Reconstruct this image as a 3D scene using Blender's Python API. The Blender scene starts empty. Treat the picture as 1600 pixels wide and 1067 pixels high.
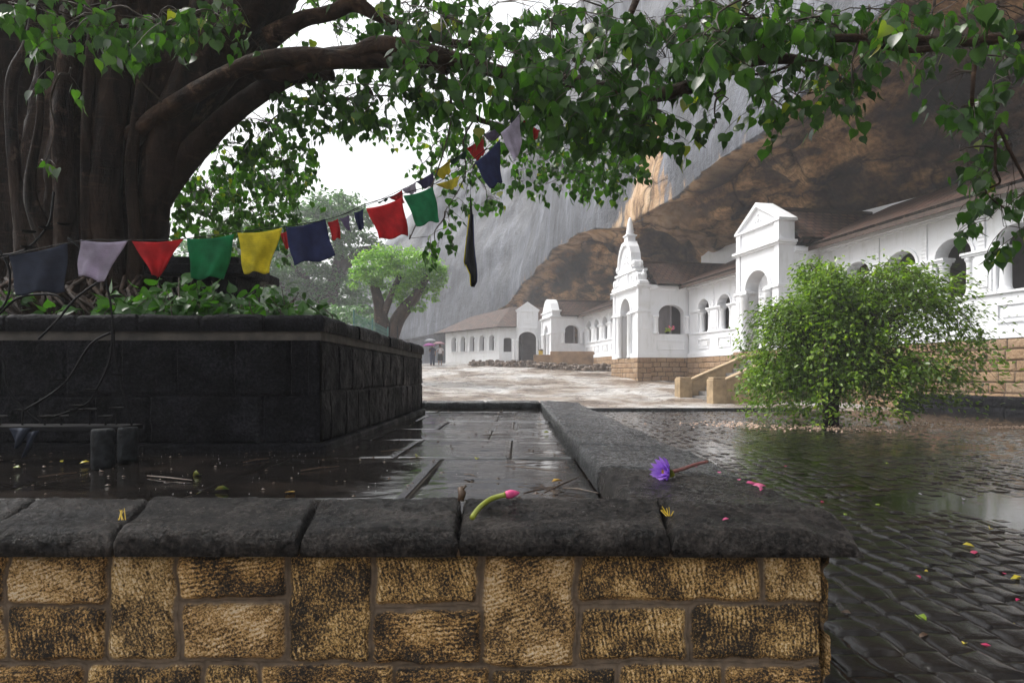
import bpy, math, random
import numpy as np
from mathutils import Vector, Matrix
from math import radians as R, sin, cos, pi
random.seed(7)
RNG = np.random.default_rng(11)
SC = bpy.context.scene
COL = SC.collection

# ------------------------------------------------------------ camera, sky, sun, exposure
F = 1067.0; CX = 810.0; HY = 588.0
cam_d = bpy.data.cameras.new('camera'); cam = bpy.data.objects.new('camera', cam_d); COL.objects.link(cam)
cam_d.sensor_width = 36.0; cam_d.lens = 36.0*F/1600.0
cam_d.shift_x = -(CX-800.0)/1600.0; cam_d.shift_y = (HY-533.5)/1600.0
cam_d.clip_start = 0.05; cam_d.clip_end = 2000
cam.location = (0, 0, 0); cam.rotation_euler = (R(90), 0, 0)
SC.camera = cam
SUN_EL, SUN_AZ = R(55), R(-62)           # azimuth measured from +Y towards +X
W = bpy.data.worlds.new('World'); SC.world = W; W.use_nodes = True
wn = W.node_tree; wn.nodes.clear()
wo = wn.nodes.new('ShaderNodeOutputWorld'); wb = wn.nodes.new('ShaderNodeBackground')
sky = wn.nodes.new('ShaderNodeTexSky'); sky.sky_type = 'NISHITA'; sky.sun_disc = False
sky.sun_elevation = SUN_EL; sky.sun_rotation = SUN_AZ; sky.dust_density = 6.0; sky.air_density = 1.6; sky.ozone_density = 2
hs = wn.nodes.new('ShaderNodeHueSaturation'); hs.inputs['Saturation'].default_value = 0.16
wn.links.new(sky.outputs[0], hs.inputs['Color']); wn.links.new(hs.outputs[0], wb.inputs[0]); wn.links.new(wb.outputs[0], wo.inputs[0])
wb.inputs[1].default_value = 0.15
sun_d = bpy.data.lights.new('sun', 'SUN'); sun = bpy.data.objects.new('sun', sun_d); COL.objects.link(sun)
sun_d.energy = 1.5; sun_d.angle = R(16); sun_d.color = (1, 0.96, 0.90)
sv = Vector((sin(SUN_AZ)*cos(SUN_EL), cos(SUN_AZ)*cos(SUN_EL), sin(SUN_EL)))
sun.rotation_euler = sv.to_track_quat('Z', 'Y').to_euler()
SC.view_settings.view_transform = 'Standard'; SC.view_settings.look = 'None'
SC.view_settings.gamma = 1.0; SC.view_settings.use_curve_mapping = False
SC.view_settings.exposure = 0.85
SC.cycles.volume_bounces = 1
SC.cycles.max_bounces = 10

# ------------------------------------------------------------ helpers
def at(px, py, Y):
    return Vector(((px-CX)/F*Y, Y, (HY-py)/F*Y))

def _hash(ix, iy, iz, seed):
    h = (ix*374761393 + iy*668265263 + iz*2147483647 + seed*974711) & 0xffffffff
    h = ((h ^ (h >> 13))*1274126177) & 0xffffffff
    h = (h ^ (h >> 16)) & 0xffffffff
    return h.astype(np.float64)/4294967295.0
def vnoise(x, y, z, seed=0):
    x, y, z = np.broadcast_arrays(np.asarray(x, float), np.asarray(y, float), np.asarray(z, float))
    x0 = np.floor(x).astype(np.int64); y0 = np.floor(y).astype(np.int64); z0 = np.floor(z).astype(np.int64)
    fx = x-x0; fy = y-y0; fz = z-z0
    fx = fx*fx*(3-2*fx); fy = fy*fy*(3-2*fy); fz = fz*fz*(3-2*fz)
    r = 0
    for dx in (0, 1):
        for dy in (0, 1):
            for dz in (0, 1):
                w = (fx if dx else 1-fx)*(fy if dy else 1-fy)*(fz if dz else 1-fz)
                r = r + w*_hash(x0+dx, y0+dy, z0+dz, seed)
    return r*2-1
def fbm(x, y, z, oct=4, seed=0, gain=0.5):
    r = 0; a = 1.0; f = 1.0; t = 0
    for i in range(oct):
        r = r + a*vnoise(np.asarray(x)*f, np.asarray(y)*f, np.asarray(z)*f, seed+i*17); t += a
        a *= gain; f *= 2.03
    return r/t
def smooth(a, b, x):
    t = np.clip((x-a)/(b-a), 0, 1); return t*t*(3-2*t)
def rnd_id(i, j, seed=0):
    return _hash(np.asarray(i, dtype=np.int64), np.asarray(j, dtype=np.int64), np.zeros_like(np.asarray(i, dtype=np.int64)), seed)

def tag(o, label=None, cat=None, group=None, kind=None):
    if label: o['label'] = label
    if cat: o['category'] = cat
    if group: o['group'] = group
    if kind: o['kind'] = kind
    return o
def thing(name, label, cat, loc=(0, 0, 0), group=None, rz=0):
    o = bpy.data.objects.new(name, None); COL.objects.link(o); o.location = loc; o.rotation_euler = (0, 0, rz)
    o.empty_display_size = 0.3
    return tag(o, label, cat, group)
def link_mesh(name, me, m, parent=None, origin=None):
    """verts are in world space; origin (or the parent's place) is taken off them"""
    off = Vector((0, 0, 0))
    p = parent
    while p is not None:
        off += p.location; p = p.parent
    if parent is None and origin is not None:
        off = Vector(origin)
    if off.length > 0:
        me.transform(Matrix.Translation(-off))
    o = bpy.data.objects.new(name, me); COL.objects.link(o)
    if parent is not None: o.parent = parent
    elif origin is not None: o.location = origin
    if m is not None: me.materials.append(m)
    return o
def np_mesh(name, V, faces, smoothf=True, attr=None, uv=None):
    """V (n,3); faces list of arrays (m,k)"""
    me = bpy.data.meshes.new(name)
    V = np.asarray(V, dtype=np.float32)
    me.vertices.add(len(V)); me.vertices.foreach_set('co', V.ravel())
    idx = np.concatenate([np.asarray(f).ravel() for f in faces]).astype(np.int32)
    tot = np.concatenate([np.full(len(f), np.asarray(f).shape[1]) for f in faces]).astype(np.int32)
    st = np.concatenate([[0], np.cumsum(tot)[:-1]]).astype(np.int32)
    me.loops.add(len(idx)); me.loops.foreach_set('vertex_index', idx)
    me.polygons.add(len(tot)); me.polygons.foreach_set('loop_start', st); me.polygons.foreach_set('loop_total', tot)
    me.update(calc_edges=True)
    me.polygons.foreach_set('use_smooth', np.full(len(tot), smoothf))
    if attr is not None:
        for nm, a in attr.items():
            ca = me.attributes.new(nm, 'FLOAT_COLOR', 'POINT')
            a = np.asarray(a, dtype=np.float32)
            if a.shape[1] == 3: a = np.concatenate([a, np.ones((len(a), 1), np.float32)], 1)
            ca.data.foreach_set('color', a.ravel())
    me.validate()
    return me
def grid_faces(nu, nv, off=0, wrap=False):
    """grid of nu x nv verts, index i*nv+j"""
    i, j = np.meshgrid(np.arange(nu-1), np.arange(nv-1), indexing='ij')
    a = (i*nv+j).ravel()+off
    f = np.stack([a, a+nv, a+nv+1, a+1], 1)
    if wrap:
        k = np.arange(nu-1)*nv+off
        f = np.concatenate([f, np.stack([k+nv-1, k+2*nv-1, k+nv, k], 1)])
    return f

class MB:
    def __init__(s): s.v = []; s.f = []; s.uv = []
    def add(s, vs, fs):
        o = len(s.v); s.v += [tuple(v) for v in vs]; s.f += [tuple(i+o for i in f) for f in fs]
    def hexa(s, c):          # 8 corners: bottom 4 ccw, top 4 ccw
        s.add(c, [(0, 3, 2, 1), (4, 5, 6, 7), (0, 1, 5, 4), (1, 2, 6, 5), (2, 3, 7, 6), (3, 0, 4, 7)])
    def box(s, x0, x1, y0, y1, z0, z1):
        s.hexa([(x0, y0, z0), (x1, y0, z0), (x1, y1, z0), (x0, y1, z0), (x0, y0, z1), (x1, y0, z1), (x1, y1, z1), (x0, y1, z1)])
    def tube(s, pts, rad, n=8, cap=True):
        pts = [Vector(p) for p in pts]
        if not hasattr(rad, '__len__'): rad = [rad]*len(pts)
        up = Vector((0.1, 0.2, 1)).normalized(); vs = []
        d0 = (pts[1]-pts[0]).normalized(); a = d0.cross(up)
        if a.length < 0.1: a = d0.cross(Vector((1, 0, 0)))
        a.normalize()
        for i, p in enumerate(pts):
            if i == 0: d = d0
            elif i == len(pts)-1: d = (pts[-1]-pts[-2]).normalized()
            else: d = (pts[i+1]-pts[i-1]).normalized()
            a = (a-d*a.dot(d)).normalized(); b = d.cross(a)
            for k in range(n):
                t = 2*pi*k/n; vs.append(p+(a*cos(t)+b*sin(t))*rad[i])
        fs = []
        for i in range(len(pts)-1):
            for k in range(n):
                k2 = (k+1) % n; fs.append((i*n+k, i*n+k2, (i+1)*n+k2, (i+1)*n+k))
        if cap:
            fs.append(tuple(range(n-1, -1, -1))); m = (len(pts)-1)*n; fs.append(tuple(m+k for k in range(n)))
        s.add(vs, fs)
    def lathe(s, c, prof, n=16):    # prof [(r,z)...]
        vs = []; fs = []
        for r, z in prof:
            for k in range(n):
                t = 2*pi*k/n; vs.append((c[0]+r*cos(t), c[1]+r*sin(t), c[2]+z))
        for i in range(len(prof)-1):
            for k in range(n):
                k2 = (k+1) % n; fs.append((i*n+k, i*n+k2, (i+1)*n+k2, (i+1)*n+k))
        fs.append(tuple(range(n-1, -1, -1))); m = (len(prof)-1)*n; fs.append(tuple(m+k for k in range(n)))
        s.add(vs, fs)
    def build(s, name, m, parent=None, origin=None, smoothf=False, bevel=0):
        me = bpy.data.meshes.new(name); me.from_pydata(s.v, [], s.f); me.update()
        if smoothf: me.polygons.foreach_set('use_smooth', [True]*len(me.polygons))
        o = link_mesh(name, me, m, parent, origin)
        if bevel:
            b = o.modifiers.new('bevel', 'BEVEL'); b.width = bevel; b.segments = 2; b.limit_method = 'ANGLE'
        return o

class Frame:
    """local wall frame: s along the wall, d outwards, z up"""
    def __init__(s, O, S, N): s.O = Vector((O[0], O[1], 0)); s.S = Vector((S[0], S[1], 0)).normalized(); s.N = Vector((N[0], N[1], 0)).normalized()
    def p(s, a, d, z): return s.O+s.S*a+s.N*d+Vector((0, 0, z))
    def box(s, mb, s0, s1, d0, d1, z0, z1):
        mb.hexa([s.p(s0, d1, z0), s.p(s1, d1, z0), s.p(s1, d0, z0), s.p(s0, d0, z0), s.p(s0, d1, z1), s.p(s1, d1, z1), s.p(s1, d0, z1), s.p(s0, d0, z1)])
    def prism(s, mb, poly, d0, d1):
        n = len(poly)
        vs = [s.p(a, d1, z) for a, z in poly]+[s.p(a, d0, z) for a, z in poly]
        fs = [tuple(range(n)), tuple(range(2*n-1, n-1, -1))]+[(i, (i+1) % n+0, (i+1) % n+n, i+n)[::-1] for i in range(n)]
        mb.add(vs, fs)

# ------------------------------------------------------------ materials
def mk(name):
    m = bpy.data.materials.new(name); m.use_nodes = True; nt = m.node_tree
    b = nt.nodes['Principled BSDF']; return m, nt, b
class NT:
    def __init__(s, nt): s.nt = nt; s.l = nt.links
    def n(s, t, **k):
        nd = s.nt.nodes.new(t)
        for a, v in k.items(): setattr(nd, a, v)
        return nd
    def pos(s, scale=(1, 1, 1), rot=None, geo=True):
        g = s.n('ShaderNodeNewGeometry'); mp = s.n('ShaderNodeMapping')
        s.l.new(g.outputs['Position'], mp.inputs[0]); mp.inputs['Scale'].default_value = scale
        if rot: mp.inputs['Rotation'].default_value = rot
        return mp.outputs[0]
    def noise(s, vec, scale, detail=5, rough=0.55, dist=0.0):
        t = s.n('ShaderNodeTexNoise'); s.l.new(vec, t.inputs['Vector'])
        t.inputs['Scale'].default_value = scale; t.inputs['Detail'].default_value = detail
        t.inputs['Roughness'].default_value = rough; t.inputs['Distortion'].default_value = dist
        return t.outputs[0]
    def ramp(s, fac, stops, interp='LINEAR'):
        r = s.n('ShaderNodeValToRGB'); r.color_ramp.interpolation = interp; e = r.color_ramp.elements
        while len(e) < len(stops): e.new(0.5)
        for i, (p, c) in enumerate(stops):
            e[i].position = p
            if not hasattr(c, '__len__'): c = (c, c, c)
            e[i].color = (*c, 1)
        s.l.new(fac, r.inputs[0]); return r.outputs[0]
    def mix(s, fac, a, b, mode='MIX'):
        m = s.n('ShaderNodeMix', data_type='RGBA', blend_type=mode)
        for k, v in ((0, fac), (6, a), (7, b)):
            if isinstance(v, (int, float)): m.inputs[k].default_value = v
            elif isinstance(v, tuple): m.inputs[k].default_value = (*v, 1)
            else: s.l.new(v, m.inputs[k])
        return m.outputs[2]
    def math(s, op, a, b=None, c=None):
        m = s.n('ShaderNodeMath', operation=op)
        for k, v in ((0, a), (1, b), (2, c)):
            if v is None: continue
            if isinstance(v, (int, float)): m.inputs[k].default_value = v
            else: s.l.new(v, m.inputs[k])
        return m.outputs[0]
    def attr(s, name):
        a = s.n('ShaderNodeAttribute', attribute_name=name); sp = s.n('ShaderNodeSeparateColor')
        s.l.new(a.outputs['Color'], sp.inputs[0]); return sp.outputs
    def bump(s, h, strength, dist, b):
        bp = s.n('ShaderNodeBump'); bp.inputs['Strength'].default_value = strength; bp.inputs['Distance'].default_value = dist
        s.l.new(h, bp.inputs['Height']); s.l.new(bp.outputs[0], b.inputs['Normal']); return bp
def put(t, b, key, v):
    if isinstance(v, (int, float)): b.inputs[key].default_value = v
    elif isinstance(v, tuple): b.inputs[key].default_value = (*v, 1)
    else: t.l.new(v, b.inputs[key])

def simple(name, col, rough=0.6, noise_amt=0.25, scale=8, metallic=0, bump=0.0, spec=0.5):
    m, nt, b = mk(name); t = NT(nt); v = t.pos()
    n = t.noise(v, scale, 6)
    dark = tuple(c*(1-noise_amt) for c in col); lite = tuple(min(1, c*(1+noise_amt)) for c in col)
    put(t, b, 'Base Color', t.ramp(n, [(0.3, dark), (0.7, lite)])); b.inputs['Roughness'].default_value = rough
    b.inputs['Metallic'].default_value = metallic; b.inputs['Specular IOR Level'].default_value = spec
    if bump: t.bump(n, bump, 0.02, b)
    return m

def m_plaster():
    m, nt, b = mk('white_plaster'); t = NT(nt)
    n = t.noise(t.pos((1.2, 1.2, 0.35)), 2.2, 7, 0.6)
    c = t.ramp(n, [(0.28, (0.68, 0.69, 0.69)), (0.42, (0.80, 0.81, 0.83)), (0.7, (0.84, 0.85, 0.88))])
    n2 = t.noise(t.pos((6, 6, 0.5)), 1.5, 4)
    c = t.mix(t.ramp(n2, [(0.58, 0.0), (0.78, 0.22)]), c, (0.42, 0.42, 0.38))
    n3 = t.noise(t.pos((1, 1, 1)), 0.9, 6, 0.7); c = t.mix(t.ramp(n3, [(0.60, 0.0), (0.72, 0.25)]), c, (0.55, 0.53, 0.46))
    put(t, b, 'Base Color', c); b.inputs['Roughness'].default_value = 0.65
    t.bump(t.noise(t.pos(), 25, 4), 0.25, 0.01, b); return m
def m_roof():
    m, nt, b = mk('roof_tile'); t = NT(nt)
    uv = t.n('ShaderNodeUVMap', uv_map='UVMap')
    br = t.n('ShaderNodeTexBrick'); t.l.new(uv.outputs[0], br.inputs['Vector'])
    br.inputs['Color1'].default_value = (0.060, 0.030, 0.024, 1); br.inputs['Color2'].default_value = (0.15, 0.078, 0.056, 1)
    br.inputs['Mortar'].default_value = (0.008, 0.006, 0.006, 1); br.inputs['Scale'].default_value = 1.0
    br.inputs['Mortar Size'].default_value = 0.045; br.inputs['Mortar Smooth'].default_value = 0.4
    br.inputs['Brick Width'].default_value = 0.36; br.inputs['Row Height'].default_value = 0.30
    n = t.noise(t.pos(), 1.3, 6, 0.65)
    c = t.mix(t.ramp(n, [(0.40, 0.0), (0.60, 0.7)]), br.outputs['Color'], t.mix(1.0, t.mix(0.5, br.outputs['Color'], (0.10, 0.09, 0.075)), (0.75, 0.75, 0.72), 'MULTIPLY'))
    n3 = t.noise(t.pos(), 9, 4)
    c = t.mix(t.ramp(n3, [(0.55, 0.0), (0.75, 0.5)]), c, (0.20, 0.15, 0.12))
    put(t, b, 'Base Color', c); b.inputs['Roughness'].default_value = 0.55; b.inputs['Specular IOR Level'].default_value = 0.2
    sx = t.n('ShaderNodeSeparateXYZ'); t.l.new(uv.outputs[0], sx.inputs[0])
    saw = t.math('FRACT', t.math('DIVIDE', sx.outputs[1], 0.30))
    h = t.math('ADD', t.math('MULTIPLY', t.math('SUBTRACT', 1.0, saw), 0.6), t.math('MULTIPLY', br.outputs['Fac'], -0.8))
    t.bump(h, 0.9, 0.04, b); return m
def m_rock():
    m, nt, b = mk('cliff_rock'); t = NT(nt)
    a = t.attr('zone')
    # weathered grey face, streaked by water
    s1 = t.noise(t.pos((0.7, 0.7, 0.035)), 2.0, 8, 0.55, 0.15)
    s1 = t.math('ADD', t.math('MULTIPLY', s1, 0.30), t.math('MULTIPLY', t.noise(t.pos((1, 1, 0.4)), 0.14, 9, 0.62, 0.5), 0.70))
    s2 = t.noise(t.pos((1, 1, 0.12)), 0.55, 6, 0.6)
    g = t.ramp(s1, [(0.38, (0.018, 0.020, 0.026)), (0.46, (0.045, 0.050, 0.064)), (0.53, (0.085, 0.094, 0.117)), (0.62, (0.17, 0.182, 0.215))])
    g = t.mix(t.ramp(s2, [(0.38, 0.6), (0.60, 0.0)]), g, (0.035, 0.038, 0.046))
    # sheltered brown underside with soot and ochre
    b1 = t.noise(t.pos((1, 0.55, 1.3)), 0.30, 8, 0.56, 0.2)
    br = t.ramp(b1, [(0.36, (0.018, 0.013, 0.012)), (0.46, (0.15, 0.090, 0.055)), (0.53, (0.42, 0.25, 0.125)), (0.66, (0.60, 0.39, 0.21))])
    b2 = t.noise(t.pos((0.6, 0.22, 2.2)), 0.9, 7, 0.58, 0.2)
    br = t.mix(t.ramp(b2, [(0.42, 0.8), (0.52, 0.0)]), br, (0.040, 0.028, 0.024))
    b3 = t.noise(t.pos(), 5.0, 5, 0.6)
    br = t.mix(0.6, br, t.ramp(b3, [(0.40, 0.25), (0.60, 0.78)]), 'OVERLAY')
    edge = t.noise(t.pos((1, 1, 0.4)), 1.1, 6, 0.65)
    z = t.math('ADD', a[0], t.math('MULTIPLY', t.math('SUBTRACT', edge, 0.5), 0.9))
    zz = t.ramp(z, [(0.44, 0.0), (0.56, 1.0)])
    tan = t.ramp(t.noise(t.pos((1, 1, 0.5)), 1.0, 7, 0.65), [(0.38, (0.16, 0.095, 0.055)), (0.50, (0.46, 0.30, 0.17)), (0.64, (0.62, 0.46, 0.31))])
    br = t.mix(a[1], br, tan)
    vw = t.n('ShaderNodeVectorMath', operation='ADD'); t.l.new(t.pos((1, 0.7, 1.6)), vw.inputs[0]); nz = t.n('ShaderNodeTexNoise'); nz.inputs['Scale'].default_value = 0.5; nz.inputs['Detail'].default_value = 5; t.l.new(t.pos(), nz.inputs['Vector'])
    vs_ = t.n('ShaderNodeVectorMath', operation='SCALE'); t.l.new(nz.outputs['Color'], vs_.inputs[0]); vs_.inputs['Scale'].default_value = 3.0; t.l.new(vs_.outputs[0], vw.inputs[1])
    vo = t.n('ShaderNodeTexVoronoi', feature='DISTANCE_TO_EDGE'); vo.inputs['Scale'].default_value = 0.24; t.l.new(vw.outputs[0], vo.inputs['Vector'])
    crack = t.ramp(vo.outputs['Distance'], [(0.0, 1.0), (0.025, 0.35), (0.09, 0.0)])
    br = t.mix(t.math('MULTIPLY', crack, 0.85), br, (0.018, 0.012, 0.010))
    fs = t.noise(t.pos((3.2, 3.2, 0.30)), 1.5, 6, 0.7, 0.5)
    g = t.mix(0.55, g, t.ramp(fs, [(0.38, 0.22), (0.62, 0.80)]), 'OVERLAY')
    g = t.mix(t.math('MULTIPLY', crack, 0.12), g, (0.03, 0.032, 0.038))
    c = t.mix(zz, g, br)
    put(t, b, 'Base Color', c)
    put(t, b, 'Roughness', t.mix(zz, (0.5, 0.5, 0.5), (0.8, 0.8, 0.8))); b.inputs['Specular IOR Level'].default_value = 0.25
    h = t.math('ADD', t.noise(t.pos((1, 1, 0.22)), 1.5, 8, 0.6, 0.3), t.math('MULTIPLY', t.noise(t.pos(), 9, 5, 0.6), 0.35))
    h = t.math('ADD', h, t.math('ADD', t.math('MULTIPLY', fs, 0.5), t.math('MULTIPLY', t.noise(t.pos(), 3.5, 7, 0.7), 0.9)))
    h = t.math('SUBTRACT', h, t.math('MULTIPLY', t.math('MULTIPLY', crack, zz), 0.6))
    t.bump(h, 0.8, 0.14, b); return m
def m_blockstone(name, stops, mortar, dark=0.0, sc=1.0, wave=True, rough=0.7):
    """blocks dressed with chisel marks; attr blk = (rand, rand, joint mask)"""
    m, nt, b = mk(name); t = NT(nt); a = t.attr('blk')
    g = t.n('ShaderNodeNewGeometry'); vr = t.n('ShaderNodeVectorRotate', rotation_type='Y_AXIS')
    t.l.new(g.outputs['Position'], vr.inputs['Vector']); t.l.new(t.math('ADD', t.math('MULTIPLY', t.math('GREATER_THAN', a[0], 0.62), 1.5), t.math('MULTIPLY', a[1], 0.5)), vr.inputs['Angle'])
    vo = t.n('ShaderNodeVectorMath', operation='ADD'); t.l.new(vr.outputs[0], vo.inputs[0])
    cb = t.n('ShaderNodeCombineXYZ'); t.l.new(t.math('MULTIPLY', a[1], 7.0), cb.inputs[1]); t.l.new(cb.outputs[0], vo.inputs[1])
    v = vo.outputs[0]
    n1 = t.noise(v, 150*sc, 5, 0.75, 0.2); n2 = t.noise(v, 7*sc, 5, 0.6)
    mp = t.n('ShaderNodeMapping'); t.l.new(v, mp.inputs[0]); mp.inputs['Scale'].default_value = (1.0, 1.0, 0.34)
    n3 = t.noise(mp.outputs[0], 105*sc, 3, 0.55, 2.2)
    wt = t.n('ShaderNodeTexWave', bands_direction='X'); t.l.new(v, wt.inputs['Vector']); wt.inputs['Scale'].default_value = 23*sc; wt.inputs['Distortion'].default_value = 4.0; wt.inputs['Detail'].default_value = 3; wt.inputs['Detail Scale'].default_value = 2.5
    wv = t.math('ADD', t.math('MULTIPLY', n3, 0.62), t.math('MULTIPLY', wt.outputs['Fac'], t.ramp(t.noise(v, 9*sc, 2), [(0.45, 0.02), (0.62, 0.20)])))
    wv = t.math("ADD", wv, 0.09)
    f = t.math('ADD', t.math('MULTIPLY', n1, 0.62), t.math('ADD', t.math('MULTIPLY', wv, 0.40 if wave else 0.1), t.math('MULTIPLY', t.math('SUBTRACT', n2, 0.5), 0.34)))
    if not wave: f = t.math('ADD', f, 0.2)
    f = t.math('ADD', f, t.math('ADD', 0.012, t.math('MULTIPLY', t.math('SUBTRACT', a[1], 0.5), 0.07)))
    f = t.math('ADD', t.math('MULTIPLY', t.math('SUBTRACT', f, 0.5), 1.25 if wave else 1.0), 0.485)
    c = t.ramp(f, stops)
    c = t.mix(t.math('MULTIPLY', a[0], 0.45), c, t.mix(1.0, c, (0.85, 0.70, 0.60), 'MULTIPLY'))
    c = t.mix(t.math('MULTIPLY', t.math('GREATER_THAN', a[1], 0.66), 0.5), c, t.mix(1.0, c, (0.86, 0.90, 1.05), 'MULTIPLY'))
    mc = t.ramp(t.noise(t.pos(), 22, 5), [(0.3, tuple(k*0.45 for k in mortar)), (0.7, mortar)])
    c = t.mix(a[2], c, mc)
    put(t, b, 'Base Color', c); put(t, b, 'Roughness', rough)
    h = t.math('ADD', t.math('MULTIPLY', wv, 0.8 if wave else 0.2), n1)
    t.bump(h, 0.9, 0.006/sc, b); return m
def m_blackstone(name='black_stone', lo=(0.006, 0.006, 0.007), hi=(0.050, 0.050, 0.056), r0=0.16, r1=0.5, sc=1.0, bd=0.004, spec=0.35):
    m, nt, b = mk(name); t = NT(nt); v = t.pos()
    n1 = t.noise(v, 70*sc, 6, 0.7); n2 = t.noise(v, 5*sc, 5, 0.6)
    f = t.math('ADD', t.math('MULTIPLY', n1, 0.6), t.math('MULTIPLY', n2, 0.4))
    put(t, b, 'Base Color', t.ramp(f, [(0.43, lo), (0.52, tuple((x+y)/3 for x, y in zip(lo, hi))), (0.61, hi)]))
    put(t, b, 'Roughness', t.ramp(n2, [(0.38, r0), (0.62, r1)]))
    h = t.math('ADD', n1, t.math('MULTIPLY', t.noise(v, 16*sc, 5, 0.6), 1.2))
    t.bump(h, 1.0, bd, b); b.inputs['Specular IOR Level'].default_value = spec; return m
def m_slab():
    m, nt, b = mk('wet_paving_stone'); t = NT(nt); v = t.pos()
    n1 = t.noise(v, 26, 7, 0.65); n2 = t.noise(t.pos((1.0, 1.6, 1)), 1.7, 7, 0.62, 0.5)
    c = t.ramp(n1, [(0.3, (0.004, 0.0035, 0.003)), (0.7, (0.018, 0.015, 0.013))])
    c = t.mix(t.ramp(n2, [(0.5, 0.0), (0.7, 0.5)]), c, (0.040, 0.028, 0.021))
    put(t, b, 'Base Color', c)
    wet = t.ramp(n2, [(0.46, 0.0), (0.60, 1.0)])
    put(t, b, 'Roughness', t.mix(wet, (0.03, 0.03, 0.03), (0.16, 0.16, 0.16)))
    h = t.math('MULTIPLY', t.math('ADD', t.noise(v, 34, 6, 0.6), t.noise(t.pos((1, 2.6, 1)), 9, 5, 0.6)), t.math('ADD', t.math('MULTIPLY', wet, 0.85), 0.10))
    t.bump(h, 0.42, 0.004, b); b.inputs['Specular IOR Level'].default_value = 0.75; return m
def m_cobble():
    m, nt, b = mk('wet_cobble'); t = NT(nt); v = t.pos(); a = t.attr('blk')
    n1 = t.noise(v, 40, 6, 0.65); n2 = t.noise(v, 1.1, 5, 0.6)
    c = t.ramp(n1, [(0.3, (0.004, 0.0035, 0.0035)), (0.72, (0.020, 0.017, 0.015))])
    c = t.mix(t.math('MULTIPLY', a[0], 0.7), c, (0.020, 0.018, 0.017))
    c = t.mix(t.ramp(n2, [(0.5, 0.0), (0.7, 0.4)]), c, (0.030, 0.021, 0.014))
    put(t, b, 'Base Color', c)
    put(t, b, 'Roughness', t.ramp(t.noise(v, 3.3, 4), [(0.4, 0.04), (0.65, 0.12)]))
    t.bump(t.math('ADD', n1, t.noise(v, 150, 3)), 0.45, 0.002, b); b.inputs['Specular IOR Level'].default_value = 0.22; return m
def m_water():
    m = bpy.data.materials.new('puddle_water'); m.use_nodes = True; nt = m.node_tree; nt.nodes.clear(); t = NT(nt)
    out = t.n('ShaderNodeOutputMaterial'); tr = t.n('ShaderNodeBsdfTransparent'); gl = t.n('ShaderNodeBsdfGlossy'); mx = t.n('ShaderNodeMixShader')
    fr = t.n('ShaderNodeFresnel'); fr.inputs['IOR'].default_value = 1.5; gl.inputs['Roughness'].default_value = 0.012
    tr.inputs[0].default_value = (0.72, 0.66, 0.55, 1)
    bp = t.n('ShaderNodeBump'); bp.inputs['Strength'].default_value = 0.24; bp.inputs['Distance'].default_value = 0.004
    h = t.math('ADD', t.noise(t.pos((0.6, 2.0, 1)), 5.0, 3, 0.5), t.math('MULTIPLY', t.noise(t.pos((0.7, 2.2, 1)), 30, 3, 0.6), 0.42))
    t.l.new(h, bp.inputs['Height']); t.l.new(bp.outputs[0], gl.inputs['Normal']); t.l.new(bp.outputs[0], fr.inputs['Normal'])
    t.l.new(fr.outputs[0], mx.inputs[0]); t.l.new(tr.outputs[0], mx.inputs[1]); t.l.new(gl.outputs[0], mx.inputs[2]); t.l.new(mx.outputs[0], out.inputs[0]); return m
def m_bedrock():
    m, nt, b = mk('bedrock'); t = NT(nt)
    n1 = t.noise(t.pos((1, 0.8, 1), (0, 0, 0.5)), 0.30, 9, 0.62, 0.5); n2 = t.noise(t.pos((1, 1.2, 1), (0, 0, -0.3)), 0.9, 8, 0.68, 0.8)
    c = t.ramp(n1, [(0.36, (0.10, 0.066, 0.043)), (0.45, (0.27, 0.215, 0.17)), (0.52, (0.43, 0.40, 0.37)), (0.66, (0.60, 0.59, 0.58))])
    c = t.mix(t.ramp(n2, [(0.36, 0.85), (0.47, 0.0)]), c, (0.10, 0.078, 0.062))
    put(t, b, 'Base Color', c); put(t, b, 'Roughness', t.ramp(n2, [(0.4, 0.16), (0.6, 0.42)]))
    t.bump(t.math('ADD', n2, t.math('MULTIPLY', t.noise(t.pos(), 9, 5), 0.4)), 1.0, 0.20, b); return m
def m_bark(name='bark', lo=(0.003, 0.002, 0.002), hi=(0.055, 0.034, 0.023), zs=0.25, sc=9):
    m, nt, b = mk(name); t = NT(nt)
    n1 = t.noise(t.pos((1, 1, zs)), sc, 8, 0.68, 0.6); n2 = t.noise(t.pos(), 2.0, 5)
    n4 = t.noise(t.pos((0.6, 0.6, 5)), 6, 4, 0.6)
    f = t.math('ADD', t.math('MULTIPLY', n1, 0.65), t.math('MULTIPLY', n2, 0.35))
    c = t.ramp(f, [(0.36, lo), (0.50, tuple((x+y)/2.5 for x, y in zip(lo, hi))), (0.68, hi)])
    n5 = t.noise(t.pos((1, 1, 0.7)), 3.2, 8, 0.72); c = t.mix(t.ramp(n5, [(0.58, 0.0), (0.66, 0.55)]), c, tuple(min(1, k*2.6+.02) for k in hi))
    c = t.mix(t.ramp(n4, [(0.58, 0.0), (0.70, 0.35)]), c, tuple(min(1, k*1.9) for k in hi))
    put(t, b, 'Base Color', c); put(t, b, 'Roughness', t.ramp(n2, [(0.4, 0.4), (0.6, 0.75)]))
    t.bump(t.math('ADD', n1, t.math('MULTIPLY', n4, 0.3)), 1.0, 0.035, b); b.inputs['Specular IOR Level'].default_value = 0.06; return m
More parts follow.
